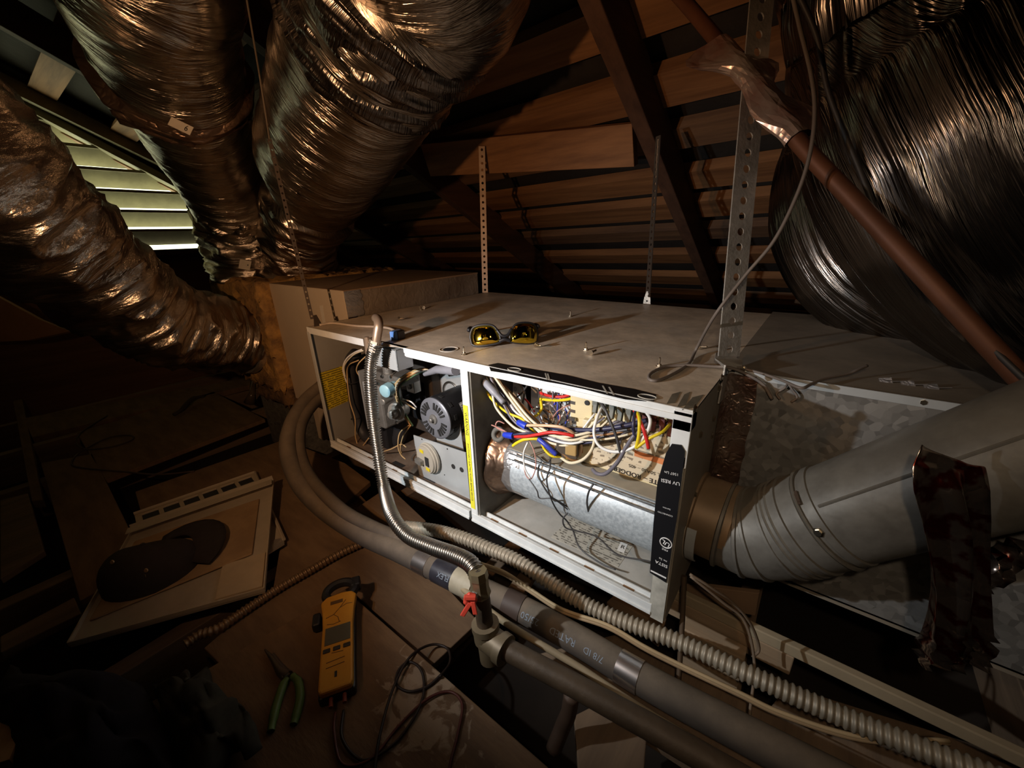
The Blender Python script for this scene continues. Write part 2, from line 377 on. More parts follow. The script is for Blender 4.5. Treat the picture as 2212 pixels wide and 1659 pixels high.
# gable wall on the left with the louvred vent
VZ0, VZ1 = .555, 1.24
def ve(z): return .9-(z-.57)/.6*1.02-.0        # slanting right edge of the vent
def vy(z): return (1.22-z)/.61+.02
wl = MB()
T_ = .06
wl.prism([(X0, -5, -.4), (X0, Y1+.2, -.4), (X0, Y1+.2, zr(Y1)+.1), (X0, .75+.55, zr(1.3)+.02), (X0, 1.25, VZ0), (X0, -5, VZ0)], (-T_, 0, 0))
wl.prism([(X0, -1.3, VZ0), (X0, -5, VZ0), (X0, -5, .6), (X0, RIDGE_Y, zr(RIDGE_Y)+.1), (X0, -1.3, zr(-1.3)+.1)], (-T_, 0, 0))
wl.prism([(X0, -1.3, VZ1), (X0, vy(VZ1), VZ1), (X0, vy(VZ0), VZ0), (X0, 1.3, VZ0), (X0, 1.3, zr(1.3)+.1), (X0, -1.3, zr(-1.3)+.1)], (-T_, 0, 0))
wall_left = wl.build('wall_left', m_gable); tag(wall_left, 'brown board gable wall around the slatted vent', 'wall', kind='structure')
win = bpy.data.objects.new('window_1', None); win.location = (X0, 0, VZ0); COL.objects.link(win)
tag(win, 'pale louvred gable vent with daylight showing between the slats', 'vent', kind='structure')
for k in range(7):
    z = .585+k*.1155
    y_end = vy(z+.05)
    if k == 6: y_end = vy(z+.05)
    mbx = MB()
    pr = [(X0+.05, z+.100), (X0-.05, z+.012), (X0-.05, z+.004), (X0+.05, z+.092)]
    mbx.add([(x_, -1.3, z_) for x_, z_ in pr]+[(x_, vy(z_)+.03, z_) for x_, z_ in pr], [(0, 1, 2, 3), (7, 6, 5, 4), (1, 0, 4, 5), (2, 1, 5, 6), (3, 2, 6, 7), (0, 3, 7, 4)])
    y_end = vy(z)+.02
    lo = mbx.build('louvre_slat', m_louv, win)
    lip = MB(); lip.box((X0+.047, -1.3, z+.088), (X0+.062, vy(z+.095)+.02, z+.104)); lip.build('slat_lip', m_louv, lo)
fr = MB(); a = np.array((X0+.04, vy(VZ0), VZ0)); b_ = np.array((X0+.04, vy(1.3), 1.3)); dv = (b_-a)
fr.obox((a+b_)/2+np.array((0, .02, .02)), (.05, 0, 0), dv/2, np.cross(dv/np.linalg.norm(dv), (1, 0, 0))*.02); fr.build('vent_frame', m_louv, win)
fr = MB(); fr.box((X0-.05, -1.3, VZ0-.03), (X0+.08, 1.28, VZ0+.005)); fr.build('vent_sill', m_rafter, win)
# remaining walls, out of view, closing the attic
wr = MB(); wr.prism([(X1, -5, -.4), (X1, Y1, -.4), (X1, Y1, zr(Y1)+.1), (X1, RIDGE_Y, zf+.05), (X1, -5, zf-RM*3.45+.05)], (.05, 0, 0))
tag(wr.build('wall_right', m_gable), 'brown board gable wall out of view on the right', 'wall', kind='structure')
wb = MB(); wb.box((X0-.1, Y1, -.45), (X1, Y1+.05, zr(Y1)+.12)); tag(wb.build('wall_back', m_gable), 'low dark eave closure behind the furnace', 'wall', kind='structure')
wb = MB(); wb.box((X0-.1, -5.05, -.45), (X1, -5, .62)); tag(wb.build('wall_front', m_gable), 'low dark eave closure behind the viewer', 'wall', kind='structure')
# ---------------------------------------------------------------- attic floor: ceiling backs, joists, loose decking
FZ = -.20
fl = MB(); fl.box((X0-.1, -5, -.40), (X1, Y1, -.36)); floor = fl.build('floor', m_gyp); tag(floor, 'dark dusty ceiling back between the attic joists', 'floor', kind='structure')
for x in (-3.0, -2.55, -2.1, -1.35, -.9, -.45, .1, .55, 1.0, 1.5, 2.0):
    MB().box((x-.021, -4.9, -.36), (x+.021, Y1-.05, FZ-.022)).build('joist', m_joist, floor, bevel=.002)
def deck(label, px, z=FZ, th=.018, m=None):
    o = plank_px('deck_board', px, z, th, m or m_ply); return tag(o, label, 'board', 'loose decking boards on the joists')
deck('long narrow board on the far joists under the left foil duct', [(52, 903), (557, 811), (557, 827), (69, 945)], th=.03)
deck('wide pale board with the thin cable coil lying on it', [(165, 935), (462, 846), (572, 905), (228, 1036)])
deck('short upright-running board at the far left edge of the floor', [(28, 865), (48, 862), (92, 1080), (68, 1082)], th=.03)
deck('plank running toward the viewer left of the louvred panel', [(88, 1000), (200, 980), (288, 1160), (262, 1250), (172, 1298)])
deck('large dusty board under the flexible conduit and gas hose', [(292, 1062), (612, 950), (700, 985), (1034, 1342), (930, 1440), (760, 1275), (480, 1440), (440, 1400), (590, 1270), (610, 1150), (560, 1075), (305, 1110)], z=FZ+.001)
deck('pale board under the black line set loop at the furnace corner', [(640, 960), (745, 1000), (800, 1040), (720, 1110), (655, 1050)], z=FZ+.02)
deck('dark board at the far left, beside the plank', [(0, 1080), (60, 1065), (95, 1190), (0, 1250)], m=m_joist)
deck('brown edging board below the hat panel at left', [(0, 1375), (160, 1290), (175, 1325), (0, 1410)], m=m_joist)
# raised plank that carries the clamp meter
o = plank_px('plank', [(745, 1272), (1205, 1675), (1100, 1760), (380, 1760), (250, 1690), (250, 1560)], FZ+.035, .03, mat('plank_wood', (.21, .12, .058), .65, col2=(.14, .078, .038), vscale=4, bump=.2, bscale=30, stretch=(2, 7, 1)))
tag(o, 'brown plank in front with the yellow clamp meter lying on it', 'plank')
# dried plaster smeared on the plank
pm = o.data.materials[0]; nt = pm.node_tree; N = nt.nodes; L = nt.links; src = N['Principled BSDF'].inputs['Base Color'].links[0].from_socket
tc = N.new('ShaderNodeTexCoord'); mp = N.new('ShaderNodeMapping'); L.new(tc.outputs['Object'], mp.inputs[0])
pcn = at(915, 1540, z=FZ+.035); mp.inputs['Location'].default_value = (-pcn[0]/.13, -pcn[1]/.10, -pcn[2]/.13); mp.inputs['Scale'].default_value = (1/.13, 1/.10, 1/.13)
ln = N.new('ShaderNodeVectorMath'); ln.operation = 'LENGTH'; L.new(mp.outputs[0], ln.inputs[0])
nz = N.new('ShaderNodeTexNoise'); nz.inputs['Scale'].default_value = 26; nz.inputs['Detail'].default_value = 5; nz.inputs['Distortion'].default_value = 1.2; L.new(tc.outputs['Object'], nz.inputs[0])
ms = N.new('ShaderNodeMath'); ms.operation = 'MULTIPLY_ADD'; L.new(ln.outputs['Value'], ms.inputs[0]); ms.inputs[1].default_value = -.22; L.new(nz.outputs[0], ms.inputs[2])
mr = N.new('ShaderNodeMapRange'); mr.inputs[1].default_value = .40; mr.inputs[2].default_value = .47; mr.inputs[4].default_value = .7; L.new(ms.outputs[0], mr.inputs[0])
mx = N.new('ShaderNodeMix'); mx.data_type = 'RGBA'; L.new(mr.outputs[0], mx.inputs[0]); L.new(src, mx.inputs[6]); mx.inputs[7].default_value = (.42, .31, .21, 1)
L.new(mx.outputs[2], N['Principled BSDF'].inputs['Base Color'])
# ================================================================ furnace
FL, FD, FH = 1.0, .75, .368
m_cab = mat('cabinet_paint', (.46, .47, .46), .5, var=.12, vscale=7, dust=((.60, .50, .385), .95), bump=.05, bscale=120)
m_rail = mat('rail_paint', (.80, .84, .85), .45, var=.18, vscale=14, dust=((.50, .46, .38), .35))
m_in = mat('cabinet_inside', (.30, .29, .27), .6, var=.2, vscale=6)
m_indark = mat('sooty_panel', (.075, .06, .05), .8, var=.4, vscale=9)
m_div = mat('divider_sheet', (.20, .185, .155), .6, metal=.3, col2=(.10, .09, .075), vscale=9)
m_galv = mat('galvanized', (.50, .53, .55), .42, metal=.75, var=.15, vscale=10, spangle=110.)
m_galvd = mat('galvanized_dusty', (.38, .37, .35), .5, metal=.55, var=.2, vscale=8, spangle=95., dust=((.30, .245, .18), .9))
m_galvw = mat('galvanized_plate', (.60, .64, .66), .4, metal=.45, var=.1, vscale=12)
m_black = plain('black_plastic', (.018, .018, .02), .45)
m_rub = mat('black_rubber', (.03, .029, .032), .55, var=.3, vscale=15)
m_cast = mat('valve_casting', (.30, .29, .27), .45, metal=.55, var=.25, vscale=25, bump=.2, bscale=200)
m_white = plain('white_plastic', (.75, .75, .73), .5)
m_cream = plain('cream_plastic', (.72, .62, .38), .5)
m_yel = plain('yellow_label', (.72, .58, .02), .5, var=.1)
m_ylabel = print_mat('yellow_print', (.62, .47, .015), (.16, .12, .01), line=5.5, dens=.42)
m_steel = plain('steel', (.62, .60, .56), .3, 1.0)
m_screw = plain('screw_zinc', (.80, .72, .58), .25, 1.0)
m_ink = plain('ink_black', (.02, .02, .02), .7)
m_inkw = plain('ink_white', (.85, .85, .85), .6)
m_foil = mat('foil_tape', (.74, .72, .72), .28, metal=.85, var=.15, vscale=20, crumple=.25, cscale=60.)
m_foilb = mat('foil_tape_brown', (.36, .24, .17), .33, metal=.9, var=.4, vscale=20, crumple=.3, cscale=26.)
FUR = thing('furnace', (-.5, .37, 0), 'open pale grey horizontal gas furnace with wiring and motor exposed', 'furnace')
def P(name, mb, m, parent=FUR, **k): return mb.build(name, m, parent, **k)
# -- cabinet
top = MB(); top.box((-FL, .002, FH-.003), (0, FD, FH)); top = P('top_panel', top, m_cab)
l = MB(); l.box((-FL, -.002, FH-.015), (-.735, .001, FH+.0005)); l.box((-FL, -.002, FH-.017), (-.735, .012, FH-.014)); P('top_rail', l, m_rail, bevel=.0008)
l = MB(); l.box((-.585, -.003, FH-.010), (0, .001, FH+.001)); l.box((-.58, -.005, FH-.016), (0, -.002, FH-.008)); l.box((-.58, -.003, FH-.018), (0, .02, FH-.016)); P('top_rail', l, m_rail, bevel=.0012)
l = MB(); l.add([(-.735, -.001, FH), (-.72, -.002, FH-.006), (-.70, -.003, FH-.004), (-.69, -.004, FH-.016), (-.675, -.003, FH-.012), (-.64, -.003, FH-.004), (-.60, -.002, FH), (-.585, 0, FH),
               (-.585, .012, FH), (-.735, .012, FH)], [(0, 1, 2, 3, 4, 5, 6, 7, 8, 9)]); P('torn_edge', l, m_cab)
b = MB(); b.box((-.735, .006, FH-.062), (-.625, .009, FH-.012)); b.box((-.735, .006, FH-.015), (-.625, .05, FH-.012)); b.box((-.628, .006, FH-.062), (-.625, .05, FH-.012)); P('junction_bracket', b, m_galvw, bevel=.001)
b = MB(); b.box((-FL, 0, 0), (-FL+.003, FD, FH)); P('end_panel', b, m_in)
b = MB(); b.box((-FL-.002, -.003, 0), (-FL+.012, .001, FH-.012)); P('corner_post', b, m_cab, bevel=.001)
b = MB(); b.box((-.003, 0, -.004), (0, FD, FH-.001)); end = P('end_panel', b, mat('end_panel_paint', (.30, .27, .22), .55, var=.2, vscale=8))
b = MB(); b.box((-FL, FD-.003, 0), (0, FD, FH)); P('back_panel', b, m_cab)
b = MB(); b.box((-.395, .02, .0), (-.003, FD, .004)); P('base_panel', b, mat('base_paint', (.52, .54, .53), .5, var=.25, vscale=11, dust=((.40, .36, .30), .5)))
b = MB(); b.box((-FL, .02, .0), (-.40, FD, .004)); P('base_panel', b, mat('base_rusty', (.21, .16, .12), .75, col2=(.10, .065, .045), vscale=14))
# bottom rail: stepped channel
for x0, x1 in ((-FL+.002, -.425), (-.418, -.022)):
    b = MB(); b.box((x0, -.004, 0), (x1, .004, .021)); b.box((x0, -.006, .0), (x1, -.003, .006)); b.box((x0, .004, .003), (x1, .020, .011)); b.box((x0, .017, .003), (x1, .021, .019))
    r = P('bottom_rail', b, m_rail, bevel=.001)
    for k in range(5 if x0 > -.5 else 3):
        x = x0+(.1+.19*k)*(x1-x0); MB().box((x, .0045, .0112), (x+.02, .0165, .0118)).build('rust_patch', mat('rust', (.30, .17, .08), .9, var=.4), r)
# divider between the two compartments
b = MB(); b.box((-.398, 0, 0), (-.395, .32, FH-.004)); P('divider', b, m_div)
b = MB(); b.box((-.419, -.003, .004), (-.403, .0, FH-.016)); b.box((-.403, -.003, .004), (-.400, .012, FH-.016)); P('divider_post', b, m_rail, bevel=.0008)
ws = MB(); ws.box((-.4175, -.0042, .035), (-.4055, -.003, .278)); ws = P('warning_strip', ws, plain('warning_yellow', (.80, .74, .05), .4))
text('lettering', 'WARNING', .0105, m_ink, ws, (-.4115, -.0043, .238), (0, 0, -1), (1, 0, 0))
text('lettering', 'DISCONNECT ELECTRIC POWER BEFORE SERVICE', .0062, m_ink, ws, (-.4115, -.0043, .125), (0, 0, -1), (1, 0, 0))
# right post, black tape on it
b = MB(); b.box((-.024, -.004, FH-.085), (0, 0, FH-.001)); b.box((-.024, -.004, FH-.03), (0, .02, FH-.003)); P('corner_post', b, m_rail, bevel=.001)
b = MB(); b.box((-.022, -.004, -.006), (-.002, 0, .30)); b.box((-.026, -.002, 0), (-.018, .0, .30)); P('corner_post', b, mat('post_paint', (.55, .54, .48), .55, var=.4, vscale=22))
tp = MB(); tp.prism([(-.030, -.006, .085), (-.004, -.006, .080), (-.002, -.006, .2), (-.003, -.006, .31), (-.009, -.006, .318), (-.021, -.006, .316), (-.027, -.006, .3), (-.034, -.006, .25), (-.033, -.006, .18)], (0, .0018, 0))
tape = P('black_tape', tp, plain('tape_black', (.008, .008, .010), .42))
ty = -.0064
text('lettering', 'UV RESI', .0076, m_inkw, tape, (-.0165, ty, .258), (-1, 0, -.12), (0, 0, -1), bold=.01, fn=None)
text('lettering', '1507 Lin', .0056, m_inkw, tape, (-.0165, ty, .272), (-1, 0, -.12), (0, 0, -1))
text('lettering', 'Service', .0038, m_inkw, tape, (-.017, ty, .213), (-1, 0, -.05), (0, 0, -1))
text('lettering', 'CONNECTIO', .0036, m_inkw, tape, (-.018, ty, .203), (-1, 0, -.05), (0, 0, -1))
rg = MB(); rg.tube([(-.012+.0085*math.cos(a), ty, .153+.0085*math.sin(a)) for a in np.linspace(0, 2*math.pi, 25)], .0008, 6); P('mark_ring', rg, m_inkw, tape)
text('lettering', 'UL', .0105, m_inkw, tape, (-.012, ty, .153), (-1, 0, .3), (-.3, 0, -1), bold=.015)
text('lettering', 'FIRE', .005, m_inkw, tape, (-.012, ty, .141), (-1, 0, 0), (0, 0, -1))
text('lettering', 'SISTA', .0078, m_inkw, tape, (-.0145, ty, .112), (-1, 0, .05), (0, 0, -1), bold=.01)
text('lettering', 'ne Se', .0055, m_inkw, tape, (-.013, ty, .121), (-1, 0, .05), (0, 0, -1))
quad('white_stripe', [(-.029, ty-.0003, .089), (-.005, ty-.0003, .088), (-.005, ty-.0003, .0905), (-.029, ty-.0003, .0915)], m_inkw, tape)
# tape remains along the top front edge
tp = MB(); tp.prism([at(x, y, z=FH+.0006) for x, y in ((1055, 788), (1075, 784), (1150, 797), (1225, 810), (1290, 826), (1370, 840), (1418, 852), (1412, 868), (1350, 862), (1300, 850), (1262, 840), (1215, 830), (1180, 824), (1100, 807), (1060, 801))], (0, 0, -.0006))
tt = P('black_tape', tp, MATS['tape_black'])
for (x0, y0, x1, y1) in ((1178, 806, 1182, 820), (1183, 807, 1187, 821), (1302, 833, 1312, 850), (1316, 836, 1326, 853)):
    a, b_ = at(x0, y0, z=FH+.001), at(x1, y1, z=FH+.001); MB().ribbon([a, b_], .0022, (1, 0, 0), .0003).build('print_line', mat('faded_print', (.45, .43, .38), .7), tt)
for px, py in ((1111, 798), (1398, 857)):
    c = at(px, py, z=FH+.001); MB().tube([c+np.array((.013*math.cos(a), .008*math.sin(a), 0)) for a in np.linspace(0, 2*math.pi, 21)], .0008, 6).build('print_ring', MATS['faded_print'], tt)
# round knock-out and marks in the top panel
c = at(970, 755, z=FH); kh = MB(); kh.cyl((c[0], c[1], FH-.001), (c[0], c[1], FH+.0006), .0125, 24); P('knockout_hole', kh, m_black, top)
kr = MB(); kr.tube([(c[0]+.019*math.cos(a), c[1]+.019*math.sin(a), FH+.0004) for a in np.linspace(0, 2*math.pi, 29)], .0006, 6); P('knockout_ring', kr, m_cab, top)
for q in ([(1462, 880), (1478, 852), (1491, 846), (1482, 874)], [(1473, 885), (1496, 858), (1520, 852), (1500, 880)], [(1440, 872), (1452, 851), (1470, 846), (1458, 870)]):
    MB().prism([at(x, y, z=FH+.0006) for x, y in q], (0, 0, -.0005)).build('tape_residue', mat('residue', (.16, .14, .10), .8, var=.4, vscale=40), top)
# -- screws of the end flange
def hexscrew(mb, p, n, r=.0045, h=.0035):
    n = np.array(n, float); mb.lathe(np.array(p), n, [(0, r*1.45), (.0008, r*1.45), (.0009, r), (h, r*.95)], 6); return mb
for px, py in ((1540, 903), (1537, 940), (1512, 938), (1523, 1028), (1501, 1068), (1500, 883)):
    q = at(px, py, x=0); P('hex_head', hexscrew(MB(), q, (1, 0, 0)), m_screw, end)
for px, py in ((1554, 856), (1552, 838)):
    q = at(px, py, x=0); P('hex_head', hexscrew(MB(), q, (1, 0, 0), .005), m_screw, end)
# -- yellow notice on the inner end wall
quad('notice', [at(708, 886, x=-.9965), at(755, 865, x=-.9965), at(741, 790, x=-.9965), at(689, 806, x=-.9965)], m_ylabel, FUR)
# -- burner vestibule
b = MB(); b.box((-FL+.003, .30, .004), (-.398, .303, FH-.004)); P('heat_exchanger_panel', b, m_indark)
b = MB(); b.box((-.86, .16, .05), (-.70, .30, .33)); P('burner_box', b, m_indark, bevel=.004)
q0, q1 = at(776, 800, y=.06), at(797, 925, y=.06)
b = MB(); b.box((q0[0], .055, q1[2]), (q0[0]+.006, .16, q0[2])); P('burner_bracket', b, m_galvw)
b = MB(); b.tube(crv([at(x, y, y=.08) for x, y in ((768, 764), (757, 780), (758, 815), (764, 855), (771, 895), (780, 925), (792, 944), (812, 955))], 8), .0165, 14); P('drain_tube', b, m_rub, smooth=True)
for x, y in ((764, 826), (772, 902)):
    c = at(x, y, y=.08); b = MB(); b.tube([c+np.array((.0185*math.cos(a), .0185*math.sin(a), .004*math.cos(a))) for a in np.linspace(0, 2*math.pi, 19)], .0014, 6); P('cable_tie', b, m_black)
# rubber trap at the bottom
b = MB(); b.tube(crv([at(x, y, y=.12) for x, y in ((872, 850), (868, 900), (862, 945), (845, 962), (822, 955))], 8), .021, 14); P('drain_trap', b, m_rub, smooth=True)
b = MB(); c = at(838, 935, y=.11); b.obox(c, (.032, 0, 0), (0, .03, 0), (0, 0, .04)); P('trap_body', b, m_black, bevel=.006)
# gas valve
c = at(836, 868, y=.07); gv = MB(); gv.obox(c, (.028, 0, 0), (0, .035, 0), (0, 0, .062)); valve = P('gas_valve', gv, m_cast, bevel=.006)
gv = MB(); gv.obox(c+np.array((-.031, -.03, -.005)), (.004, 0, 0), (0, .012, 0), (0, 0, .07)); P('valve_flange', gv, m_galvw, valve, bevel=.001)
gv = MB(); gv.obox(c+np.array((.03, .02, .075)), (.06, 0, 0), (0, .03, 0), (0, 0, .012)); P('valve_cover', gv, m_cast, valve, bevel=.004)
cp = at(838, 843, y=.03); gv = MB(); gv.lathe(cp-np.array((0, .012, 0)), (-.25, 1, 0), [(0, .012), (.003, .0165), (.022, .0175), (.024, .015), (.04, .014)], 24); P('valve_cap', gv, plain('light_blue_plastic', (.33, .58, .68), .45), valve, smooth='auto')
cp = at(833, 865, y=.03); gv = MB(); gv.lathe(cp, (.2, -1, 0), [(-.02, .009), (.012, .009), (.014, .007)], 18); P('test_port', gv, m_cast, valve, smooth='auto')
cp = at(850, 891, y=.03); gv = MB(); gv.lathe(cp+np.array((0, .012, 0)), (.35, -1, 0), [(-.02, .024), (.006, .024), (.008, .019), (.014, .019), (.015, .012), (.028, .011), (.03, .008)], 24); P('regulator', gv, mat('regulator_metal', (.42, .40, .36), .4, metal=.6), valve, smooth='auto')
for px, py in ((818, 828), (815, 905), (858, 912), (826, 813)):
    q = at(px, py, y=.03); P('valve_screw', hexscrew(MB(), q, (0, -1, 0), .004, .004), m_steel, valve)
gv = MB(); c = at(838, 800, y=.07); gv.cyl(c-np.array((0, 0, .02)), c+np.array((0, 0, .03)), .013, 18); gv.lathe(c-np.array((0, 0, .022)), (0, 0, 1), [(0, .02), (.016, .02)], 6); P('inlet_nut', gv, m_cast, valve)
# connector box behind the valve
c = at(893, 832, y=.12); b = MB(); b.obox(c, (.016, 0, 0), (0, .012, 0), (0, 0, .018)); sw = P('limit_switch', b, m_steel, bevel=.002)
b = MB(); b.lathe(c-np.array((0, .012, 0)), (0, -1, 0), [(0, .008), (.005, .007), (.007, .003)], 16); P('switch_button', b, m_cast, sw, smooth='auto')
c = at(900, 860, y=.16); b = MB(); b.obox(c, (.04, 0, 0), (0, .02, 0), (0, 0, .055)); P('ignition_housing', b, m_black, bevel=.004)
# inducer motor
mc = at(938, 905, y=.055); R_M = .052
b = MB(); b.lathe(mc, (0, 1, 0), [(0, R_M*.55), (.001, R_M*.93), (.004, R_M), (.105, R_M), (.11, R_M*.96), (.115, R_M*.8)], 40); motor = P('inducer_motor', b, plain('motor_black', (.025, .025, .028), .38), smooth='auto')
b = MB(); b.lathe(mc-np.array((0, .0015, 0)), (0, 1, 0), [(0, R_M*.5), (.0006, R_M*.92), (.004, R_M*1.012), (.007, R_M*1.012)], 40); P('end_bell', b, plain('motor_grey', (.20, .21, .24), .42, .3), motor, smooth='auto')
for grp in range(4):
    for k in range(5):
        a = math.radians(90*grp+18+13.5*k+8); dr = np.array((math.cos(a), 0, math.sin(a))); tn = np.array((-math.sin(a), 0, math.cos(a)))
        s = .028+.004*(k % 2); MB().obox(mc+dr*(R_M*.68)-np.array((0, .0025, 0)), dr*.0085, tn*.0022, np.array((0, .0013, 0))).build('vent_slot', m_ink, motor)
b = MB(); b.lathe(mc-np.array((0, .014, 0)), (0, 1, 0), [(0, .004), (.001, .0055), (.008, .0055), (.009, .012), (.013, .013)], 16); P('shaft_hub', b, m_cast, motor, smooth='auto')
for k in range(10):
    a = math.radians(36*k+10); dr = np.array((math.cos(a), 0, math.sin(a))); tn = np.array((-math.sin(a), 0, math.cos(a)))
    MB().obox(mc+dr*R_M+np.array((0, .022, 0)), dr*.0008, tn*.006, np.array((0, .004, 0))).build('side_slot', m_ink, motor)
lb = MB(); angs = np.radians(np.linspace(-48, 40, 14)); vv = []
for a in angs:
    for yy in (.045, .095): vv.append(mc+np.array((math.cos(a)*(R_M+.0008), yy, math.sin(a)*(R_M+.0008))))
lb.add(vv, [(2*i, 2*i+1, 2*i+3, 2*i+2) for i in range(13)])
lbo = P('rating_label', lb, print_mat('motor_label', (.62, .60, .58), (.2, .2, .2), line=5, dens=.5), motor, uv=[(.5*(i % 2), i/28) for i in range(28)], smooth=True)
b = MB(); a0, a1 = np.radians(18), np.radians(34)
b.add([mc+np.array((math.cos(a)*(R_M+.0014), yy, math.sin(a)*(R_M+.0014))) for a, yy in ((a0, .066), (a0, .09), (a1, .09), (a1, .066))], [(0, 1, 2, 3)]); P('label_block', b, m_ink, lbo)
# blower housing plate behind the motor
c = at(975, 850, y=.2); b = MB(); b.lathe(c, (0, -1, 0), [(0, .105), (.004, .105), (.005, .1), (.008, .098)], 40); P('inducer_plate', b, m_galvw, smooth='auto')
c = at(975, 848, y=.19); b = MB(); b.tube([c+np.array((.03*math.cos(a), 0, .03*math.sin(a))) for a in np.linspace(0, 2*math.pi, 25)], .0035, 8); P('plate_ring', b, m_steel, smooth=True)
# bracket plate with the pressure switch
pz = .045
b = MB(); b.prism([at(x, y, y=pz) for x, y in ((893, 940), (1006, 978), (1016, 1085), (985, 1072), (905, 1025))], (0, .002, 0)); plate = P('switch_bracket', b, m_galvw)
for x, y, r in ((979, 1008, .0065), (997, 1015, .0065), (911, 949, .002), (966, 970, .002), (960, 1026, .0015)):
    c = at(x, y, y=pz-.0006); b = MB(); b.cyl(c, c+np.array((0, .001, 0)), r, 18); P('bracket_hole', b, m_ink, plate)
sc = at(930, 988, y=pz); b = MB(); b.lathe(sc, (-.12, -1, 0), [(0, .040), (.006, .041), (.007, .038), (.012, .038), (.013, .036), (.017, .035), (.018, .02)], 40); psw = P('pressure_switch', b, mat('switch_beige', (.40, .37, .31), .55, var=.15), smooth='auto')
nrm = np.array((-.12, -1, 0)); nrm /= np.linalg.norm(nrm); tx = np.array((1, -.12, 0)); tx /= np.linalg.norm(tx)
for dx, dz in ((-.008, .022), (.012, -.021)):
    MB().obox(sc+nrm*.0185+tx*dx+np.array((0, 0, dz)), tx*.0075, np.array((0, 0, .004)), nrm*.0008).build('yellow_sticker', m_yel, psw)
b = MB(); b.obox(sc+nrm*.023+tx*-.016+np.array((0, 0, -.008)), tx*.013, np.array((0, 0, .006)), nrm*.006); P('switch_terminal', b, m_cast, psw, bevel=.001)
b = MB(); b.obox(sc+nrm*.019+tx*.012, tx*.007, np.array((0, 0, .012)), nrm*.001); P('switch_recess', b, m_ink, psw)
# second white plate with a hook mark under the motor
b = MB(); b.prism([at(x, y, y=.09) for x, y in ((940, 930), (992, 905), (1003, 985), (945, 960))], (0, .002, 0)); P('motor_mount', b, m_galvw)
# rusty slots in the vestibule floor
for px, py in ((861, 1003), (930, 1035)):
    c = at(px, py, z=.0045); b = MB(); b.obox(c, np.array((.022, 0, 0)), (0, .007, 0), (0, 0, .0006)); P('floor_slot', b, m_ink, bevel=.004)
# -- blower-side compartment
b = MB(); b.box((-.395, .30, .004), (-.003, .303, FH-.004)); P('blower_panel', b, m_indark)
b = MB(); b.box((-.345, .125, .12), (-.19, .128, FH-.006)); P('control_backplate', b, mat('backplate_white', (.66, .70, .74), .45, metal=.2, var=.08))
quad('capacitor_note', [at(1108, 880, y=.112), at(1127, 880, y=.112), at(1127, 818, y=.112), at(1108, 818, y=.112)], m_white, FUR)
text('lettering', '10 uF', .016, mat('ink_violet', (.25, .2, .35), .7), FUR, at(1118, 842, y=.111), (1, 0, 0), (0, 0, 1))
# flue shield: half-round galvanized sleeve with a flat dusty top
fy, fz, fr = .105, .122, .070
prof = [(.035, .188), (.031, .188)]
for a in np.radians(np.linspace(128, 292, 18)):
    prof.append((fy+fr*math.cos(a)*1.06, fz+fr*math.sin(a)))
prof = [(.17, .192)]+prof+[(.17, .07)]
b = MB(); b.prism([(-.335, y, z) for y, z in prof], (.325, 0, 0)); sh = P('flue_sleeve', b, mat('galvanized_sleeve', (.56, .62, .66), .45, metal=.3, col2=(.36, .41, .45), vscale=150), smooth='auto')
b = MB(); b.box((-.335, .032, .1905), (-.01, .17, .1925)); P('sleeve_top', b, mat('sleeve_dust', (.36, .32, .25), .8, var=.25, vscale=12), sh)
b = MB(); b.tube([(-.335, .0335, .179), (-.01, .0335, .179)], .0016, 6); b.tube([(-.335, .030, .168), (-.01, .030, .168)], .0016, 6); P('sleeve_bead', b, m_galv, sh)
b = MB(); b.prism([(-.012, y, z) for y, z in prof], (.006, 0, 0)); P('sleeve_rim', b, m_galvd, sh)
# foil joint and dark collar at the divider
b = MB(); N_ = 30; pts = []
ring = lambda x, s: [(x+.004*math.sin(7*t), fy+fr*s*math.cos(t)+.001*math.sin(13*t), fz+fr*s*math.sin(t)) for t in np.linspace(0, 2*math.pi, N_, endpoint=False)]
rows = [ring(-.392, 1.28), ring(-.385, 1.3), ring(-.372, 1.12), ring(-.355, 1.06)]
b.add(sum(rows, []), [(i*N_+k, i*N_+(k+1) % N_, (i+1)*N_+(k+1) % N_, (i+1)*N_+k) for i in range(3) for k in range(N_)]); P('foil_collar', b, m_foilb, smooth=True)
rows = [ring(-.362, 1.03), ring(-.358, 1.06), ring(-.34, 1.045), ring(-.316, 1.05), ring(-.312, 1.0)]
b = MB(); b.add(sum(rows, []), [(i*N_+k, i*N_+(k+1) % N_, (i+1)*N_+(k+1) % N_, (i+1)*N_+k) for i in range(4) for k in range(N_)]); P('foil_joint', b, m_foil, smooth=True)
# grey sensor ring above the joint
c = at(1077, 938, y=.03); b = MB(); b.tube([c+np.array((.012*math.cos(a), .006*math.sin(a), .010*math.sin(a))) for a in np.linspace(0, 2*math.pi, 21)], .005, 8); P('rubber_grommet', b, mat('grommet', (.13, .125, .11), .7), smooth=True)
# label card on the base panel
quad('wiring_label', [at(1190, 1160, z=.0046), at(1335, 1225, z=.0046), at(1372, 1172, z=.0046), at(1240, 1112, z=.0046)], print_mat('base_label', (.46, .44, .38), (.15, .14, .12), line=7, dens=.5), FUR)
quad('label_box', [at(1333, 1188, z=.0054), at(1348, 1194, z=.0054), at(1356, 1176, z=.0054), at(1341, 1170, z=.0054)], m_white, FUR)
text('lettering', 'R', .014, m_ink, FUR, at(1345, 1182, z=.0056), (.9, .1, 0), (0, 1, 0))
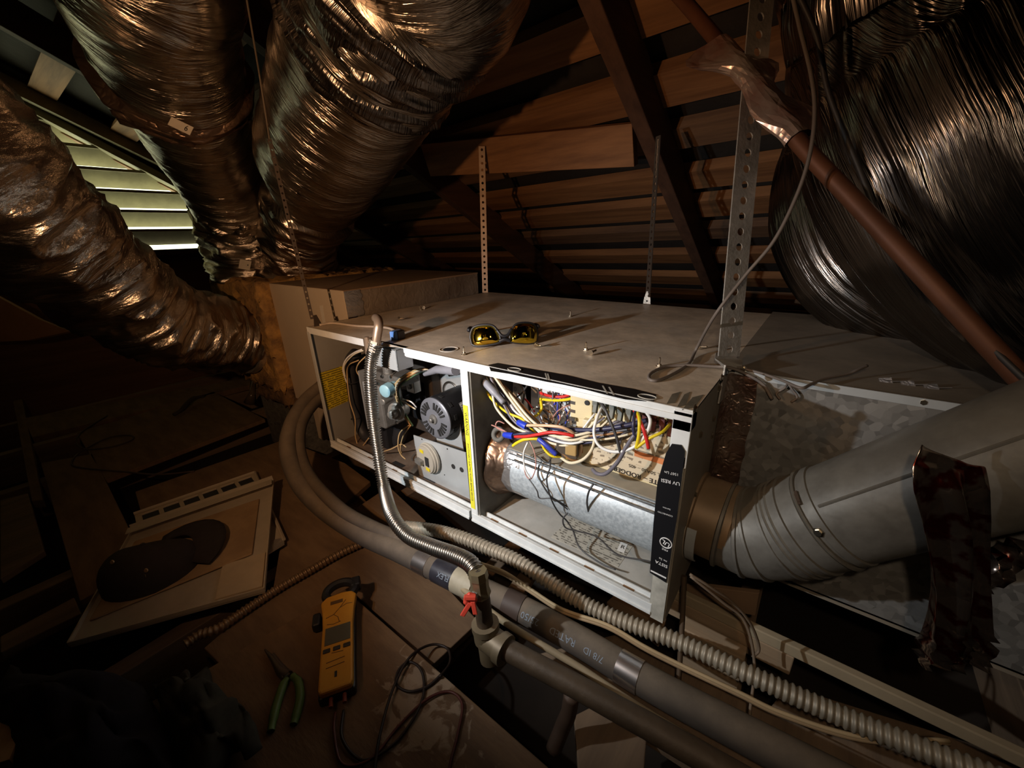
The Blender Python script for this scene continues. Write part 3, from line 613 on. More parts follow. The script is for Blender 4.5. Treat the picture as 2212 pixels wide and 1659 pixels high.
# control board with its card
BY = .066
b = MB(); b.box((-.205, BY, .193), (-.030, BY+.006, .352)); board = P('control_board', b, m_cream, bevel=.001)
cardp = [at(1276, 1000, y=BY-.001), at(1449, 1057, y=BY-.001), at(1456, 918, y=BY-.001), at(1290, 906, y=BY-.001)]
card = quad('board_card', cardp, print_mat('board_print', (.66, .56, .40), (.25, .2, .14), line=6, dens=.53), board)
quad('card_header', [at(1318, 1014, y=BY-.0018), at(1449, 1056, y=BY-.0018), at(1450, 1025, y=BY-.0018), at(1325, 990, y=BY-.0018)], plain('card_cream', (.66, .56, .40), .6), card)
quad('orange_band', [at(1370, 985, y=BY-.002), at(1452, 1010, y=BY-.002), at(1453, 998, y=BY-.002), at(1371, 973, y=BY-.002)], plain('card_orange', (.72, .25, .09), .6), card)
quad('orange_band', [at(1256, 978, y=BY-.002), at(1271, 983, y=BY-.002), at(1272, 960, y=BY-.002), at(1258, 955, y=BY-.002)], MATS['card_orange'], card)
text('lettering', 'WHITE \u2013 RODGERS', .0125, m_ink, card, at(1383, 1030, y=BY-.0026), (-1, 0, 0), (0, 0, -1), bold=.012)
text('lettering', 'MODEL 50A50 \u2013 405', .0088, m_ink, card, at(1407, 1020, y=BY-.0026), (-1, 0, 0), (0, 0, -1))
c = at(1438, 1047, y=BY-.0026); b = MB(); b.tube([c+np.array((.0045*math.cos(a), 0, .0032*math.sin(a))) for a in np.linspace(0, 2*math.pi, 17)], .0004, 5); P('logo_ring', b, m_ink, card)
# board furniture
b = MB(); q = at(1246, 905, y=BY-.004); b.prism([at(x, y, y=BY-.006) for x, y in ((1232, 852), (1280, 862), (1273, 985), (1258, 980), (1258, 905), (1232, 900))], (0, .008, 0)); tb = P('terminal_cover', b, m_cream, board, bevel=.001)
c = at(1268, 870, y=BY-.007); b = MB(); b.lathe(c, (0, -1, 0), [(0, .0045), (.001, .0045), (.0011, .003)], 18); P('cover_screw', b, m_ink, tb)
b = MB(); q0 = at(1262, 903, y=BY-.01); q1 = at(1284, 940, y=BY-.01); b.box((q0[0], BY-.016, q1[2]), (q1[0]+.012, BY, q0[2])); P('relay', b, plain('relay_cream', (.70, .62, .42), .5), board, bevel=.001)
for k in range(10):
    q = at(1288+18*k, 868+5.4*k, y=BY-.008); cc = ('grey', (.16, .17, .15)) if k < 6 else ('wine', (.14, .035, .03))
    b = MB(); b.obox(q, (.0045, 0, 0), (0, .006, 0), (0, 0, .006)); b.obox(q+np.array((.001, -.004, -.011)), (.0034, 0, 0), (0, .004, -.002), (0, .002, .007)); P('spade_terminal', b, plain('terminal_'+cc[0], cc[1], .6), board, bevel=.0008)
    q = at(1300+17.5*k, 858+5.4*k, y=BY-.004); b = MB(); b.obox(q, (.0016, 0, 0), (0, .005, 0), (0, 0, .007)); P('terminal_divider', b, m_cream, board)
for k in range(4):
    q = at(1240, 868+18*k, y=BY-.002); b = MB(); b.obox(q, (.0045, 0, 0), (0, .005, 0), (0, 0, .003)); P('pin_terminal', b, m_steel, board)
# transformer behind the wiring
c = at(1228, 965, y=.045); b = MB(); b.obox(c, (.018, .006, 0), (-.004, .014, 0), (0, 0, .016)); tr = P('transformer', b, mat('transformer_dark', (.10, .08, .06), .6, var=.3), bevel=.002)
b = MB(); b.obox(c+np.array((.01, -.004, .004)), (.010, .002, 0), (-.002, .010, 0), (0, 0, .012)); P('winding', b, plain('winding_tape', (.45, .3, .12), .5), tr, bevel=.002)
# ---------------------------------------------------------------- wiring
WC = dict(yellow=(.80, .62, .02), cream=(.74, .66, .48), white=(.82, .82, .80), grey=(.15, .14, .17), navy=(.03, .03, .075), red=(.62, .025, .02),
          peach=(.72, .48, .30), brown=(.33, .17, .07), blue=(.04, .06, .45), dark=(.05, .048, .05), pink=(.50, .25, .21), tan=(.62, .42, .20), orange=(.66, .36, .13), green=(.1, .2, .1))
def wire(col, r, pts, parent=FUR, n=8, name='wire'):
    b = MB(); b.tube(crv([at(x, y, y=yy) for x, y, yy in pts], 7), r, 8)
    return b.build(name, plain('wire_'+col, WC[col], .42), parent, smooth=True)
wr_ = [
 ('yellow', .0024, [(1040, 824, .05), (1061, 861, .04), (1094, 890, .03), (1127, 905, .03), (1152, 930, .035), (1165, 950, .05)]),
 ('cream', .0026, [(1042, 800, .05), (1061, 840, .035), (1072, 881, .025), (1108, 921, .02), (1136, 934, .02), (1170, 950, .025), (1215, 962, .03), (1262, 955, .04)]),
 ('grey', .0026, [(1052, 800, .05), (1085, 867, .035), (1108, 907, .025), (1145, 934, .022), (1185, 945, .025), (1240, 945, .03), (1290, 930, .04)]),
 ('cream', .0026, [(1062, 805, .05), (1101, 860, .035), (1130, 898, .028), (1155, 923, .025), (1181, 937, .02), (1217, 944, .02), (1265, 936, .03), (1300, 925, .045)]),
 ('brown', .0034, [(1068, 812, .06), (1098, 845, .05), (1118, 866, .045), (1143, 893, .04), (1165, 915, .045)]),
 ('cream', .0026, [(1080, 830, .06), (1104, 855, .04), (1137, 896, .03), (1163, 920, .025), (1195, 940, .02), (1235, 951, .02), (1275, 940, .035)]),
 ('grey', .0026, [(1075, 820, .06), (1112, 868, .04), (1148, 903, .035), (1178, 930, .03), (1220, 952, .025), (1268, 948, .035), (1295, 935, .05)]),
 ('white', .0022, [(1097, 865, .05), (1112, 888, .04), (1145, 915, .03), (1180, 944, .025), (1230, 958, .02), (1278, 948, .035)]),
 ('navy', .0040, [(1165, 918, .045), (1200, 925, .04), (1260, 929, .035), (1310, 926, .035), (1362, 917, .04), (1398, 908, .05)]),
 ('dark', .0036, [(1250, 938, .045), (1310, 934, .042), (1370, 926, .045), (1415, 920, .055), (1450, 913, .06)]),
 ('red', .0030, [(1112, 943, .012), (1135, 943, .010), (1160, 939, .010), (1190, 934, .012), (1218, 937, .016), (1240, 942, .022)]),
 ('navy', .0022, [(1106, 940, .012), (1125, 937, .013), (1150, 936, .02), (1175, 945, .03)]),
 ('pink', .0013, [(1062, 918, .02), (1076, 924, .016), (1092, 932, .014)]),
 ('pink', .0013, [(1094, 933, .015), (1076, 926, .02), (1071, 917, .025), (1077, 910, .03), (1090, 915, .035)]),
 ('peach', .0028, [(1137, 919, .014), (1160, 919, .013), (1190, 920, .014), (1217, 924, .018), (1242, 939, .03), (1255, 960, .045), (1252, 985, .055)]),
 ('yellow', .0030, [(1108, 963, .012), (1118, 956, .011), (1135, 949, .012), (1160, 948, .018), (1178, 955, .03)]),
 ('white', .0026, [(1300, 880, .055), (1289, 905, .03), (1283, 934, .018), (1292, 960, .012), (1316, 974, .012), (1344, 975, .014), (1372, 964, .018), (1392, 943, .02), (1403, 921, .022), (1403, 901, .03), (1387, 879, .05)]),
 ('cream', .0027, [(1286, 945, .02), (1278, 972, .018), (1259, 993, .02), (1233, 1000, .024), (1214, 990, .03), (1196, 972, .04)]),
 ('dark', .0024, [(1286, 858, .05), (1304, 878, .03), (1318, 910, .02), (1332, 945, .015), (1340, 977, .013)]),
 ('grey', .0032, [(1280, 1014, .02), (1290, 1023, .012), (1306, 1024, .01), (1322, 1012, .01), (1337, 994, .012), (1354, 964, .016), (1373, 937, .022), (1400, 915, .04)]),
 ('yellow', .0026, [(1376, 886, .05), (1381, 907, .022), (1380, 940, .016), (1374, 968, .015)]),
 ('yellow', .0024, [(1374, 968, .015), (1403, 947, .018), (1431, 933, .028), (1449, 914, .055)]),
 ('red', .0028, [(1366, 878, .055), (1385, 915, .022), (1396, 946, .016), (1401, 969, .015)]),
 ('navy', .0026, [(1376, 878, .055), (1369, 907, .025), (1369, 933, .02), (1376, 952, .022)]),
 ('grey', .0022, [(1338, 960, .05), (1345, 938, .045), (1360, 930, .045), (1385, 932, .05)]),
 ('pink', .0011, [(1141, 946, .02), (1155, 979, .014), (1157, 1011, .010), (1146, 1035, .010), (1134, 1020, .012), (1132, 979, .018), (1140, 955, .025)]),
 ('white', .0016, [(1140, 955, .02), (1131, 980, .012), (1134, 1012, .008), (1146, 1034, .007)]),
 ('dark', .0015, [(1189, 985, .03), (1188, 1010, .01), (1181, 1038, .004), (1191, 1079, .006), (1208, 1109, .03), (1224, 1125, .05), (1238, 1147, .05), (1254, 1185, .04), (1300, 1218, .03), (1330, 1230, .03)]),
 ('dark', .0015, [(1164, 1005, .02), (1164, 1030, .006), (1186, 1068, .004), (1210, 1085, .02), (1260, 1115, .06), (1330, 1150, .08)]),
 ('dark', .0012, [(1143, 1035, .008), (1160, 1060, .002), (1166, 1076, .004), (1195, 1078, .01), (1226, 1100, .03)]),
 ('dark', .0015, [(1226, 1108, .035), (1216, 1122, .03), (1222, 1140, .03), (1250, 1148, .04), (1290, 1160, .05), (1335, 1198, .05), (1400, 1212, .06), (1445, 1225, .07)]),
 ('dark', .0013, [(1205, 955, .03), (1190, 990, .02), (1180, 1000, .02), (1160, 985, .03)]),
 ('dark', .0018, [(1282, 1045, .028), (1272, 1062, .022), (1268, 1085, .024), (1272, 1110, .035)]),
 ('yellow', .0030, [(1170, 945, .03), (1200, 968, .03), (1225, 988, .035), (1245, 998, .045)]),
 ('brown', .0030, [(1178, 950, .03), (1205, 970, .03), (1230, 990, .035), (1250, 997, .045)]),
 ('blue', .0045, [(1163, 948, .02), (1180, 962, .018), (1202, 982, .022)]),
 ('yellow', .0024, [(1167, 948, .02), (1176, 970, .02), (1192, 985, .02), (1212, 986, .03)]),
 # far wiring in front of the white back plate
 ('yellow', .0028, [(1165, 862, .13), (1200, 865, .12), (1230, 862, .11), (1250, 853, .10)]),
 ('red', .0030, [(1165, 848, .14), (1190, 856, .13), (1215, 857, .13), (1238, 850, .13)]),
 ('red', .0018, [(1120, 850, .14), (1140, 868, .13), (1155, 890, .13)]),
 ('dark', .0022, [(1117, 822, .14), (1132, 845, .12), (1129, 875, .12), (1135, 895, .13)]),
 ('dark', .0018, [(1112, 862, .13), (1128, 848, .12), (1142, 828, .12)]),
 ('yellow', .0028, [(1168, 866, .12), (1170, 882, .11), (1162, 895, .11), (1150, 902, .11)]),
 ('dark', .0020, [(1195, 852, .14), (1215, 846, .12), (1245, 850, .11), (1270, 858, .10)]),
 ('blue', .0020, [(1194, 876, .13), (1205, 868, .13), (1220, 864, .14)]),
 ('white', .0018, [(1140, 893, .12), (1158, 880, .12), (1185, 872, .13)]),
 ('dark', .0018, [(1150, 880, .14), (1175, 885, .13), (1200, 890, .13)]),
 ('pink', .0012, [(1248, 873, .09), (1225, 877, .10), (1205, 888, .11), (1192, 905, .12)]),
 ('dark', .0011, [(1245, 876, .09), (1232, 890, .10), (1226, 910, .11), (1220, 920, .12)]),
 ('dark', .0011, [(1248, 880, .09), (1240, 893, .10), (1236, 912, .11)]),
 ('pink', .0014, [(1226, 908, .1), (1240, 903, .09), (1256, 905, .08)]),
 ('dark', .0014, [(1175, 902, .12), (1195, 915, .12), (1210, 928, .12), (1222, 935, .12)]),
]
for col_, r, pts in wr_: wire(col_, r, [(x, y, yy-.035 if min(q[2] for q in pts) >= .075 and yy > .09 else yy) for x, y, yy in pts])
g2 = np.random.default_rng(23)
for k in range(16):                                   # the rest of the harness running from the sleeve to the board
    x0, x1 = 1046+g2.random()*22, 1270+g2.random()*170; sag = 30+g2.random()*45
    y0, y1 = 806+g2.random()*10, 890+.17*(x1-1270)+g2.random()*12; yd = .03+.03*g2.random()
    wire(('cream', 'grey', 'white', 'dark', 'navy', 'brown', 'cream', 'grey')[k % 8], .0017+.0008*g2.random(), [(x0, y0, .06), (x0+32+8*g2.random(), y0+48, yd+.01), (x0+75, y0+95+12*g2.random(), yd), (x0+125, y0+112+sag*.35, yd-.005), ((x0+125+x1)/2, y0+112+sag*.45, yd-.005), (x1, y1, .052)])
for k in range(14):                                   # thin leads in front of the back plate
    x0 = 1130+g2.random()*110; y0 = 825+g2.random()*60
    wire(('dark', 'pink', 'dark', 'grey', 'brown', 'white', 'blue')[k % 7], .0011+.0006*g2.random(), [(x0, y0, .10), (x0+12*(g2.random()-.3), y0+18, .085+.02*g2.random()), (x0+30*(g2.random()-.4), y0+38, .085), (x0+45*(g2.random()-.3), y0+60, .09)])
# wire nuts
for a, b_ in (((1088, 939, .012), (1109, 942, .012)), ((1118, 911, .014), (1137, 921, .014))):
    A = at(a[0], a[1], y=a[2]); B = at(b_[0], b_[1], y=b_[2]); b = MB(); b.tube([A, A+(B-A)*.15, B], [.0042, .0058, .0066], 10); P('wire_nut', b, plain('nut_blue', (.02, .05, .55), .4), smooth='auto')
b = MB(); b.tube(crv([at(x, y, y=yy) for x, y, yy in ((1008, 797, .07), (1030, 805, .05), (1050, 828, .035), (1070, 850, .03), (1088, 870, .03))], 6), [.0062]*12+[.0075]*7+[.0055]*6, 12); P('wire_sleeve', b, mat('sleeve_grey', (.30, .31, .36), .5), smooth=True)
b = MB(); b.tube(crv([at(x, y, y=.1) for x, y in ((1126, 838), (1140, 905))], 3), .006, 10); P('capacitor', b, m_white, smooth='auto')
c = at(1185, 905, y=.095); b = MB(); b.obox(c, (.012, 0, 0), (0, .006, 0), (0, 0, .008)); P('edge_connector', b, plain('connector_tan', (.62, .40, .22), .5), bevel=.002)
# vestibule wiring
for k in range(7):
    o = (k-3)*1.0; dy = .002*(k % 3)
    wire(('tan', 'orange', 'cream', 'tan', 'brown', 'dark', 'green')[k], .0019, [(948+o, 806-o*.6, .12), (914+o*.3, 799+o, .09-dy), (878+o*1.2, 815+o*1.6, .07+dy), (857+o*1.6, 836+o*1.2, .05-dy), (860+o*1.5, 863+o, .045+dy), (873+o*1.2, 894+o*.4, .05), (889+o, 920, .055)])
for pts in ([(886, 917, .05), (864, 935, .04), (860, 964, .04), (866, 982, .045), (876, 992, .05)], [(888, 918, .05), (872, 940, .04), (865, 966, .04), (868, 980, .05)],
            [(878, 966, .05), (866, 960, .045), (845, 970, .04), (823, 977, .04)], [(775, 778, .07), (752, 790, .06), (750, 816, .055), (756, 867, .05), (767, 905, .05), (768, 944, .05), (778, 967, .05), (797, 946, .06)],
            [(790, 770, .06), (775, 785, .05), (770, 800, .055), (776, 812, .06)]):
    wire('tan', .0017, pts)
wire('white', .0022, [(782, 755, .05), (765, 762, .05), (748, 776, .05), (741, 798, .05), (749, 827, .06)])
wire('cream', .0019, [(785, 757, .05), (763, 767, .045), (744, 790, .045), (746, 815, .05)])
wire('cream', .0020, [(860, 862, .05), (878, 872, .06), (898, 884, .07)])
wire('white', .0018, [(870, 862, .06), (888, 868, .06), (900, 880, .07)])
b = MB(); b.tube([at(918, 808, y=.1), at(945, 798, y=.09), at(985, 800, y=.07)], [.006, .010, .012], 10); P('wire_sleeve', b, MATS['sleeve_grey'], smooth='auto')
# ================================================================ coil cabinet, plenums, ducts, vent, hangers
m_panel = mat('coil_panel_paint', (.62, .52, .40), .55, var=.08, vscale=4)
m_dustb = mat('dusty_top', (.34, .235, .15), .9, col2=(.26, .165, .10), vscale=7, bump=.15, bscale=60)
CC = thing('coil_cabinet', (-1.255, .4, -.1), 'tan coil cabinet with a dusty top standing against the furnace end', 'cabinet')
CX0, CX1, CY0, CY1, CZ1 = -1.50, -1.012, .132, .715, .447
b = MB(); b.box((CX0, CY0+.002, 0), (CX1-.03, CY1, CZ1-.004)); b.box((CX0+.05, CY0+.03, -.18), (CX0+.09, CY1-.03, 0)); b.box((CX1-.12, CY0+.03, -.18), (CX1-.08, CY1-.03, 0)); P('body', b, m_panel, CC)
b = MB(); b.box((CX0, CY0-.002, .0), (CX1-.002, CY0+.002, CZ1)); P('front_panel', b, m_panel, CC, bevel=.001)
b = MB(); b.box((CX0, CY0, CZ1-.004), (CX1, CY1, CZ1+.001)); P('top', b, m_dustb, CC)
b = MB(); b.box((CX1-.03, CY0+.035, FH-.02), (CX1, CY1, CZ1-.003)); P('insulated_flange', b, mat('foil_board_grey', (.30, .25, .20), .6, metal=.25, col2=(.18, .14, .11), vscale=8, crumple=.2, cscale=30.), CC, bevel=.003)
b = MB(); n = 10
for i in range(n):
    pass
zz = np.linspace(FH+.001, CZ1-.001, 9); rows = []
for z in zz: rows += [(CX1-.0005+.003*rng.random(), CY0+.0-.001, z), (CX1+.003+.003*rng.random(), CY0+.03+.004*rng.random(), z), (CX1+.002, CY0+.05+.008*rng.random(), z)]
b.add(rows, [(3*i+k, 3*i+k+1, 3*i+4+k, 3*i+3+k) for i in range(8) for k in range(2)]); P('foil_strip', b, m_foil, CC, smooth=True)
quad('paper_tag', [at(697, 698, y=CY0-.003), at(703, 698, y=CY0-.003), at(697, 660, y=CY0-.003), at(690, 660, y=CY0-.003)], mat('tag_paper', (.72, .66, .56), .7), CC)
# fibreglass covered supply plenum
def fuzzbox(a, b_, step, amp, seed):
    a = np.array(a); b_ = np.array(b_); mb = MB(); g = np.random.default_rng(seed); cache = {}
    cnt = [max(1, int(round((b_[k]-a[k])/step))) for k in range(3)]
    def vid(i, j, k):
        key = (i, j, k)
        if key not in cache:
            p = a+(b_-a)*np.array((i/cnt[0], j/cnt[1], k/cnt[2])); cache[key] = len(mb.v); mb.v.append(tuple(p+(g.random(3)-.5)*amp))
        return cache[key]
    for ax in range(3):
        o = [(1, 2), (2, 0), (0, 1)][ax]
        for side in (0, cnt[ax]):
            for i in range(cnt[o[0]]):
                for j in range(cnt[o[1]]):
                    q = []
                    for di, dj in ((0, 0), (1, 0), (1, 1), (0, 1)):
                        ix = [0, 0, 0]; ix[ax] = side; ix[o[0]] = i+di; ix[o[1]] = j+dj; q.append(vid(*ix))
                    mb.f.append(tuple(q if side else q[::-1]))
    return mb
SP = thing('supply_plenum', (-1.72, .38, -.1), 'supply plenum wrapped in ragged brown fibreglass behind the coil cabinet', 'plenum')
m_fib = mat('fibreglass_brown', (.55, .31, .09), .95, col2=(.22, .125, .055), vscale=14, bump=.9, bscale=90)
P('insulation_wrap', fuzzbox((-1.96, .09, .03), (-1.505, .70, .452), .022, .022, 3), m_fib, SP, smooth=True)
P('lower_batt', fuzzbox((-1.80, .10, -.04), (-1.51, .5, .06), .022, .025, 4), mat('fibreglass_dark', (.25, .14, .06), .95, col2=(.08, .05, .03), vscale=14, bump=.9, bscale=90), SP, smooth=True)
b = MB(); b.box((-1.93, .15, -.34), (-1.54, .66, .03)); P('inner_box', b, m_galvd, SP)
# flexible supply ducts
m_fl1 = mat('duct_foil_a', (.60, .53, .46), .27, metal=1., var=.35, vscale=16, bump=.55, bscale=1., stretch=(60, 260, 1), coord='UV', rot=(0, 0, .25), rvar=.1)
m_fl2 = mat('duct_foil_b', (.58, .52, .44), .25, metal=1., var=.35, vscale=.1, bump=1.0, bscale=1., stretch=(16, 210, 1), coord='UV', rot=(0, 0, .5), rvar=.08)
m_fl3 = mat('duct_foil_c', (.56, .50, .43), .25, metal=1., var=.3, vscale=.1, bump=1.0, bscale=1., stretch=(16, 220, 1), coord='UV', rot=(0, 0, -.55), rvar=.08)
m_flr = mat('return_foil', (.28, .255, .235), .22, metal=1., col2=(.13, .115, .105), vscale=.06, bump=.8, bscale=1., stretch=(210, 7, 1), coord='UV', rvar=.1)
def dpt(l): return [at(x, y, d=d) for x, y, d in l]
D1 = thing('flex_duct', at(525, 735, d=1.6), 'crinkled foil duct bending out to the far left from the plenum side', 'duct', 'foil supply ducts')
flexduct('foil_sleeve', dpt([(560, 740, 1.66), (520, 735, 1.6), (450, 722, 1.48), (350, 697, 1.3), (240, 622, 1.12), (120, 520, .96), (0, 425, .83), (-130, 320, .74), (-300, 180, .68)])+[np.array((-1.0, -.85, .95)), np.array((-.95, -1.4, 1.05))], [.115, .122, .126, .130, .133, .136, .138, .14, .14, .14, .14], m_fl1, D1, fold=.024, fine=.009, seed=3)
b = MB(); c0, c1 = at(545, 738, d=1.64), at(532, 737, d=1.62); b.tube([c0, c1], .13, 28); P('collar_band', b, m_foil, D1, smooth='auto')
D2 = thing('flex_duct', at(545, 580, d=1.72), 'foil duct leaning up to the top left, next to the gable vent', 'duct', 'foil supply ducts')
flexduct('foil_sleeve', dpt([(548, 600, 1.76), (540, 555, 1.72), (520, 490, 1.64), (478, 390, 1.46), (405, 230, 1.14), (355, 100, .97), (322, -10, .86), (270, -200, .74)])+[np.array((-1.0, -.45, 1.29)), np.array((-.95, -.95, 1.42))], [.155, .135, .13, .135, .15, .155, .16, .165, .165, .165], m_fl2, D2, fold=.007, fine=.003, twist=.25, seed=11)
lowp = dpt([(546, 592, 1.755), (536, 545, 1.71), (519, 490, 1.64), (500, 440, 1.56)])
flexduct('wrinkled_boot', lowp, [.16, .146, .142, .139], m_fl1, D2, fold=.03, fine=.01, seed=12)
fb = dpt([(385, 190, 1.085), (372, 150, 1.03)]); flexduct('tape_band', fb, [.160, .162], m_foilb, D2, fold=.02, fine=.012, seed=15, step=.004)
tg = [at(372, 262, d=.985), at(395, 283, d=.99), at(409, 291, d=.99), at(383, 268, d=.985)]
D3 = thing('flex_duct', at(650, 580, d=1.72), 'wide foil duct rising from the plenum top toward the upper middle', 'duct', 'foil supply ducts')
flexduct('foil_sleeve', dpt([(690, 420, 1.36), (697, 350, 1.2), (750, 220, .985), (835, 40, .79), (930, -160, .66)])+[np.array((-.36, -.25, 1.16)), np.array((-.25, -.8, 1.3))], [.135, .172, .175, .178, .18, .18, .18], m_fl3, D3, fold=.006, fine=.003, twist=-.3, seed=21)
flexduct('inner_sleeve', dpt([(650, 600, 1.76), (648, 560, 1.71), (655, 490, 1.58), (675, 430, 1.4)]), [.165, .14, .132, .13], m_fl1, D3, fold=.022, fine=.008, seed=22)
flexduct('tape_patch', dpt([(800, 115, .86), (840, 30, .785), (880, -60, .72)]), [.181, .184, .186], m_flr, D3, fold=.016, fine=.012, seed=25, step=.006)
# small tags on the ducts
for nm, px, py, d, w, hgt, ch in (('duct_tag', 390, 272, .985, .03, .018, '6'), ('duct_tag', 529, 572, 1.54, .022, .03, '\u2022')):
    c = at(px, py, d=d); rx, uy = CR[0], -CR[1]
    ang = -.45 if px < 450 else -.2; xr = rx*math.cos(ang)+uy*math.sin(ang); yr = -rx*math.sin(ang)+uy*math.cos(ang)
    o = quad(nm, [c-xr*w-yr*hgt/2*1.2, c+xr*w-yr*hgt/2*1.2, c+xr*w+yr*hgt/2*1.2, c-xr*w+yr*hgt/2*1.2], MATS['tag_paper'], D2)
    text('lettering', ch, .02, m_ink, o, c+xr*w*.55-CR[2]*.001, xr, yr)
# return ducts on the right
RA = thing('return_duct', at(2230, 450, d=.55), 'huge shiny black-silver flexible duct sagging at the upper right', 'duct')
flexduct('foil_sleeve', [np.array((1.2, .0, 1.0)), np.array((.75, .02, 1.02))]+dpt([(2180, -330, .50), (2080, -150, .52), (2075, -40, .54), (2085, 120, .56), (2130, 300, .56), (2240, 450, .55), (2420, 560, .53), (2700, 640, .50)]), [.18, .18, .185, .188, .19, .2, .203, .2, .195, .19], m_flr, RA, fold=.009, fine=.0025, lengthwise=True, seed=31, nu=220, step=.01)
RB = thing('return_duct', at(1900, 560, d=.88), 'dark foil elbow duct behind the copper line at right', 'duct')
flexduct('foil_sleeve', dpt([(1885, 250, .87), (1866, 330, .9), (1858, 430, .9), (1905, 548, .88), (2060, 625, .82), (2350, 670, .74)]), [.15, .162, .168, .168, .165, .16], m_flr, RB, fold=.008, fine=.0025, lengthwise=True, seed=35, nu=180, step=.01)
b = MB(); b.prism([at(x, y, z=FH+.002) for x, y in ((1715, 655), (1900, 690), (2212, 748), (2212, 715), (1900, 668), (1760, 640))], (0, 0, .012)); P('tape_skirt', b, m_foilb, RB, bevel=.003)
# galvanized return plenum beside the furnace
RP = thing('return_plenum', (.4, .6, 0), 'spangled galvanized sheet metal plenum joined to the furnace right end', 'plenum')
b = MB(); b.box((.0005, .2, -.002), (.335, .203, FH)); b.box((.335, .2, -.002), (.85, .203, FH)); P('front_sheet', b, m_galvd, RP)
b = MB(); b.box((.0005, .2, FH-.003), (.85, .78, FH+.0005)); P('top_sheet', b, mat('plenum_top', (.24, .215, .18), .7, metal=.3, col2=(.15, .13, .11), vscale=5, dust=((.24, .20, .15), .6)), RP)
b = MB(); b.box((.0005, .2, 0), (.85, .78, .003)); b.box((.847, .2, 0), (.85, .78, FH)); b.box((.0005, .777, 0), (.85, .78, FH)); P('back_sheets', b, m_galvd, RP)
b = MB(); b.box((.012, .1975, FH-.010), (.27, .2, FH+.002)); P('drive_cleat', b, m_galvw, RP)
b = MB(); b.box((.001, .1965, -.004), (.85, .1985, .001)); P('bottom_seam', b, mat('seam_edge', (.42, .36, .28), .5, metal=.4), RP)
zz = np.linspace(.13, FH-.004, 16); rows = []
for i, z in enumerate(zz): rows += [(.001, .199-.02+.004*rng.random(), z), (.006+.004*rng.random(), .197-.003*rng.random(), z), (.026+.003*rng.random(), .1955-.003*rng.random(), z), (.045+.004*rng.random(), .1985, z)]
b = MB(); b.add(rows, [(4*i+k, 4*i+k+1, 4*i+5+k, 4*i+4+k) for i in range(15) for k in range(3)]); P('seam_foil', b, mat('seam_foil', (.40, .31, .25), .32, metal=.85, col2=(.22, .12, .09), vscale=16, crumple=.6, cscale=55.), RP, smooth=True)
for px, py in ((1605, 797), (1612, 886), (1995, 868)):
    q = at(px, py, y=.2); P('sheet_screw', hexscrew(MB(), q, (0, -1, 0), .004), m_screw, RP)
sc_ = at(1985, 835, z=FH); b = MB()
for k in range(6): a = sc_+np.array((.012*(k-3), .003*(k % 2), .002)); b.obox(a, (.007, .002, .001), (-.001, .005, .002*(-1)**k), (0, 0, .0005))
tag(b.build('foil_scrap', m_foil), 'small torn scrap of foil lying on the plenum top', 'scrap')
# ---------------------------------------------------------------- vent connector
VT = thing('vent_pipe', (.05, .12, .06), 'dented galvanized vent pipe with an elbow leaving the furnace right end', 'pipe')
m_vent = mat('vent_metal', (.19, .182, .162), .52, metal=.3, col2=(.12, .112, .098), vscale=22, bump=.35, bscale=26, detail=8, dust=((.22, .195, .15), .55))
m_ventb = mat('vent_collar_brown', (.28, .19, .11), .5, metal=.4, var=.25, vscale=10, dust=((.26, .18, .11), .7))
RV = .066
b = MB(); b.lathe((-.002, .128, .128), (1, -.02, -.03), [(0, RV+.006), (.004, RV+.006), (.006, RV+.001), (.06, RV+.001), (.062, RV-.001), (.07, RV-.002)], 48); P('collar', b, m_ventb, VT, smooth='auto')
vp = [(.045, .127, .124), (.075, .126, .125), (.105, .124, .140), (.135, .121, .166), (.185, .118, .22), (.26, .112, .302), (.34, .105, .392), (.45, .095, .515)]
def gored(mb, pts, r, n=48):
    mb.tube(pts, r, n); return mb
e1 = crv(vp[:4], 3); b = MB(); gored(b, e1, [RV+.001]*3+[RV+.003]*(len(e1)-3)); elbow = P('elbow', b, m_vent, VT, smooth='auto')
for t_ in (.06, .36, .66, .97):
    k = int(t_*(len(e1)-1)); p0, p1 = np.array(e1[max(0, k-1)]), np.array(e1[min(len(e1)-1, k+1)]); dd = (p1-p0)/np.linalg.norm(p1-p0); c = np.array(e1[k])
    b = MB(); b.tube([c-dd*.004, c-dd*.002, c+dd*.002, c+dd*.004], [RV+.002, RV+.0055, RV+.0055, RV+.002], 48); P('gore_bead', b, m_vent, elbow, smooth='auto')
pp = np.array(vp[3:]); dd = (pp[-1]-pp[0]); dd /= np.linalg.norm(dd)
b = MB(); s0 = pp[0]-dd*.012; b.tube([s0, s0+dd*.03, s0+dd*.031, s0+dd*.035, s0+dd*.036, s0+dd*.058, s0+dd*.059, s0+dd*.85], [RV+.004, RV+.004, RV+.006, RV+.006, RV+.003, RV+.003, RV+.001, RV+.001], 48); pipe = P('pipe_section', b, m_vent, VT, smooth='auto')
for t_ in (.012, .020, .062): b = MB(); c = s0+dd*t_; b.tube([c-dd*.002, c, c+dd*.002], [RV+.004, RV+.0062, RV+.004], 48); P('bead', b, m_vent, pipe, smooth='auto')
# clamp strap with its tongue
b = MB(); c = s0+dd*.075; b.tube([c-dd*.006, c-dd*.005, c+dd*.005, c+dd*.006], [RV+.001, RV+.0035, RV+.0035, RV+.001], 48); P('clamp_band', b, m_vent, pipe, smooth='auto')
u_ = np.cross(dd, (0, 0, 1)); u_ /= np.linalg.norm(u_); w_ = np.cross(u_, dd)
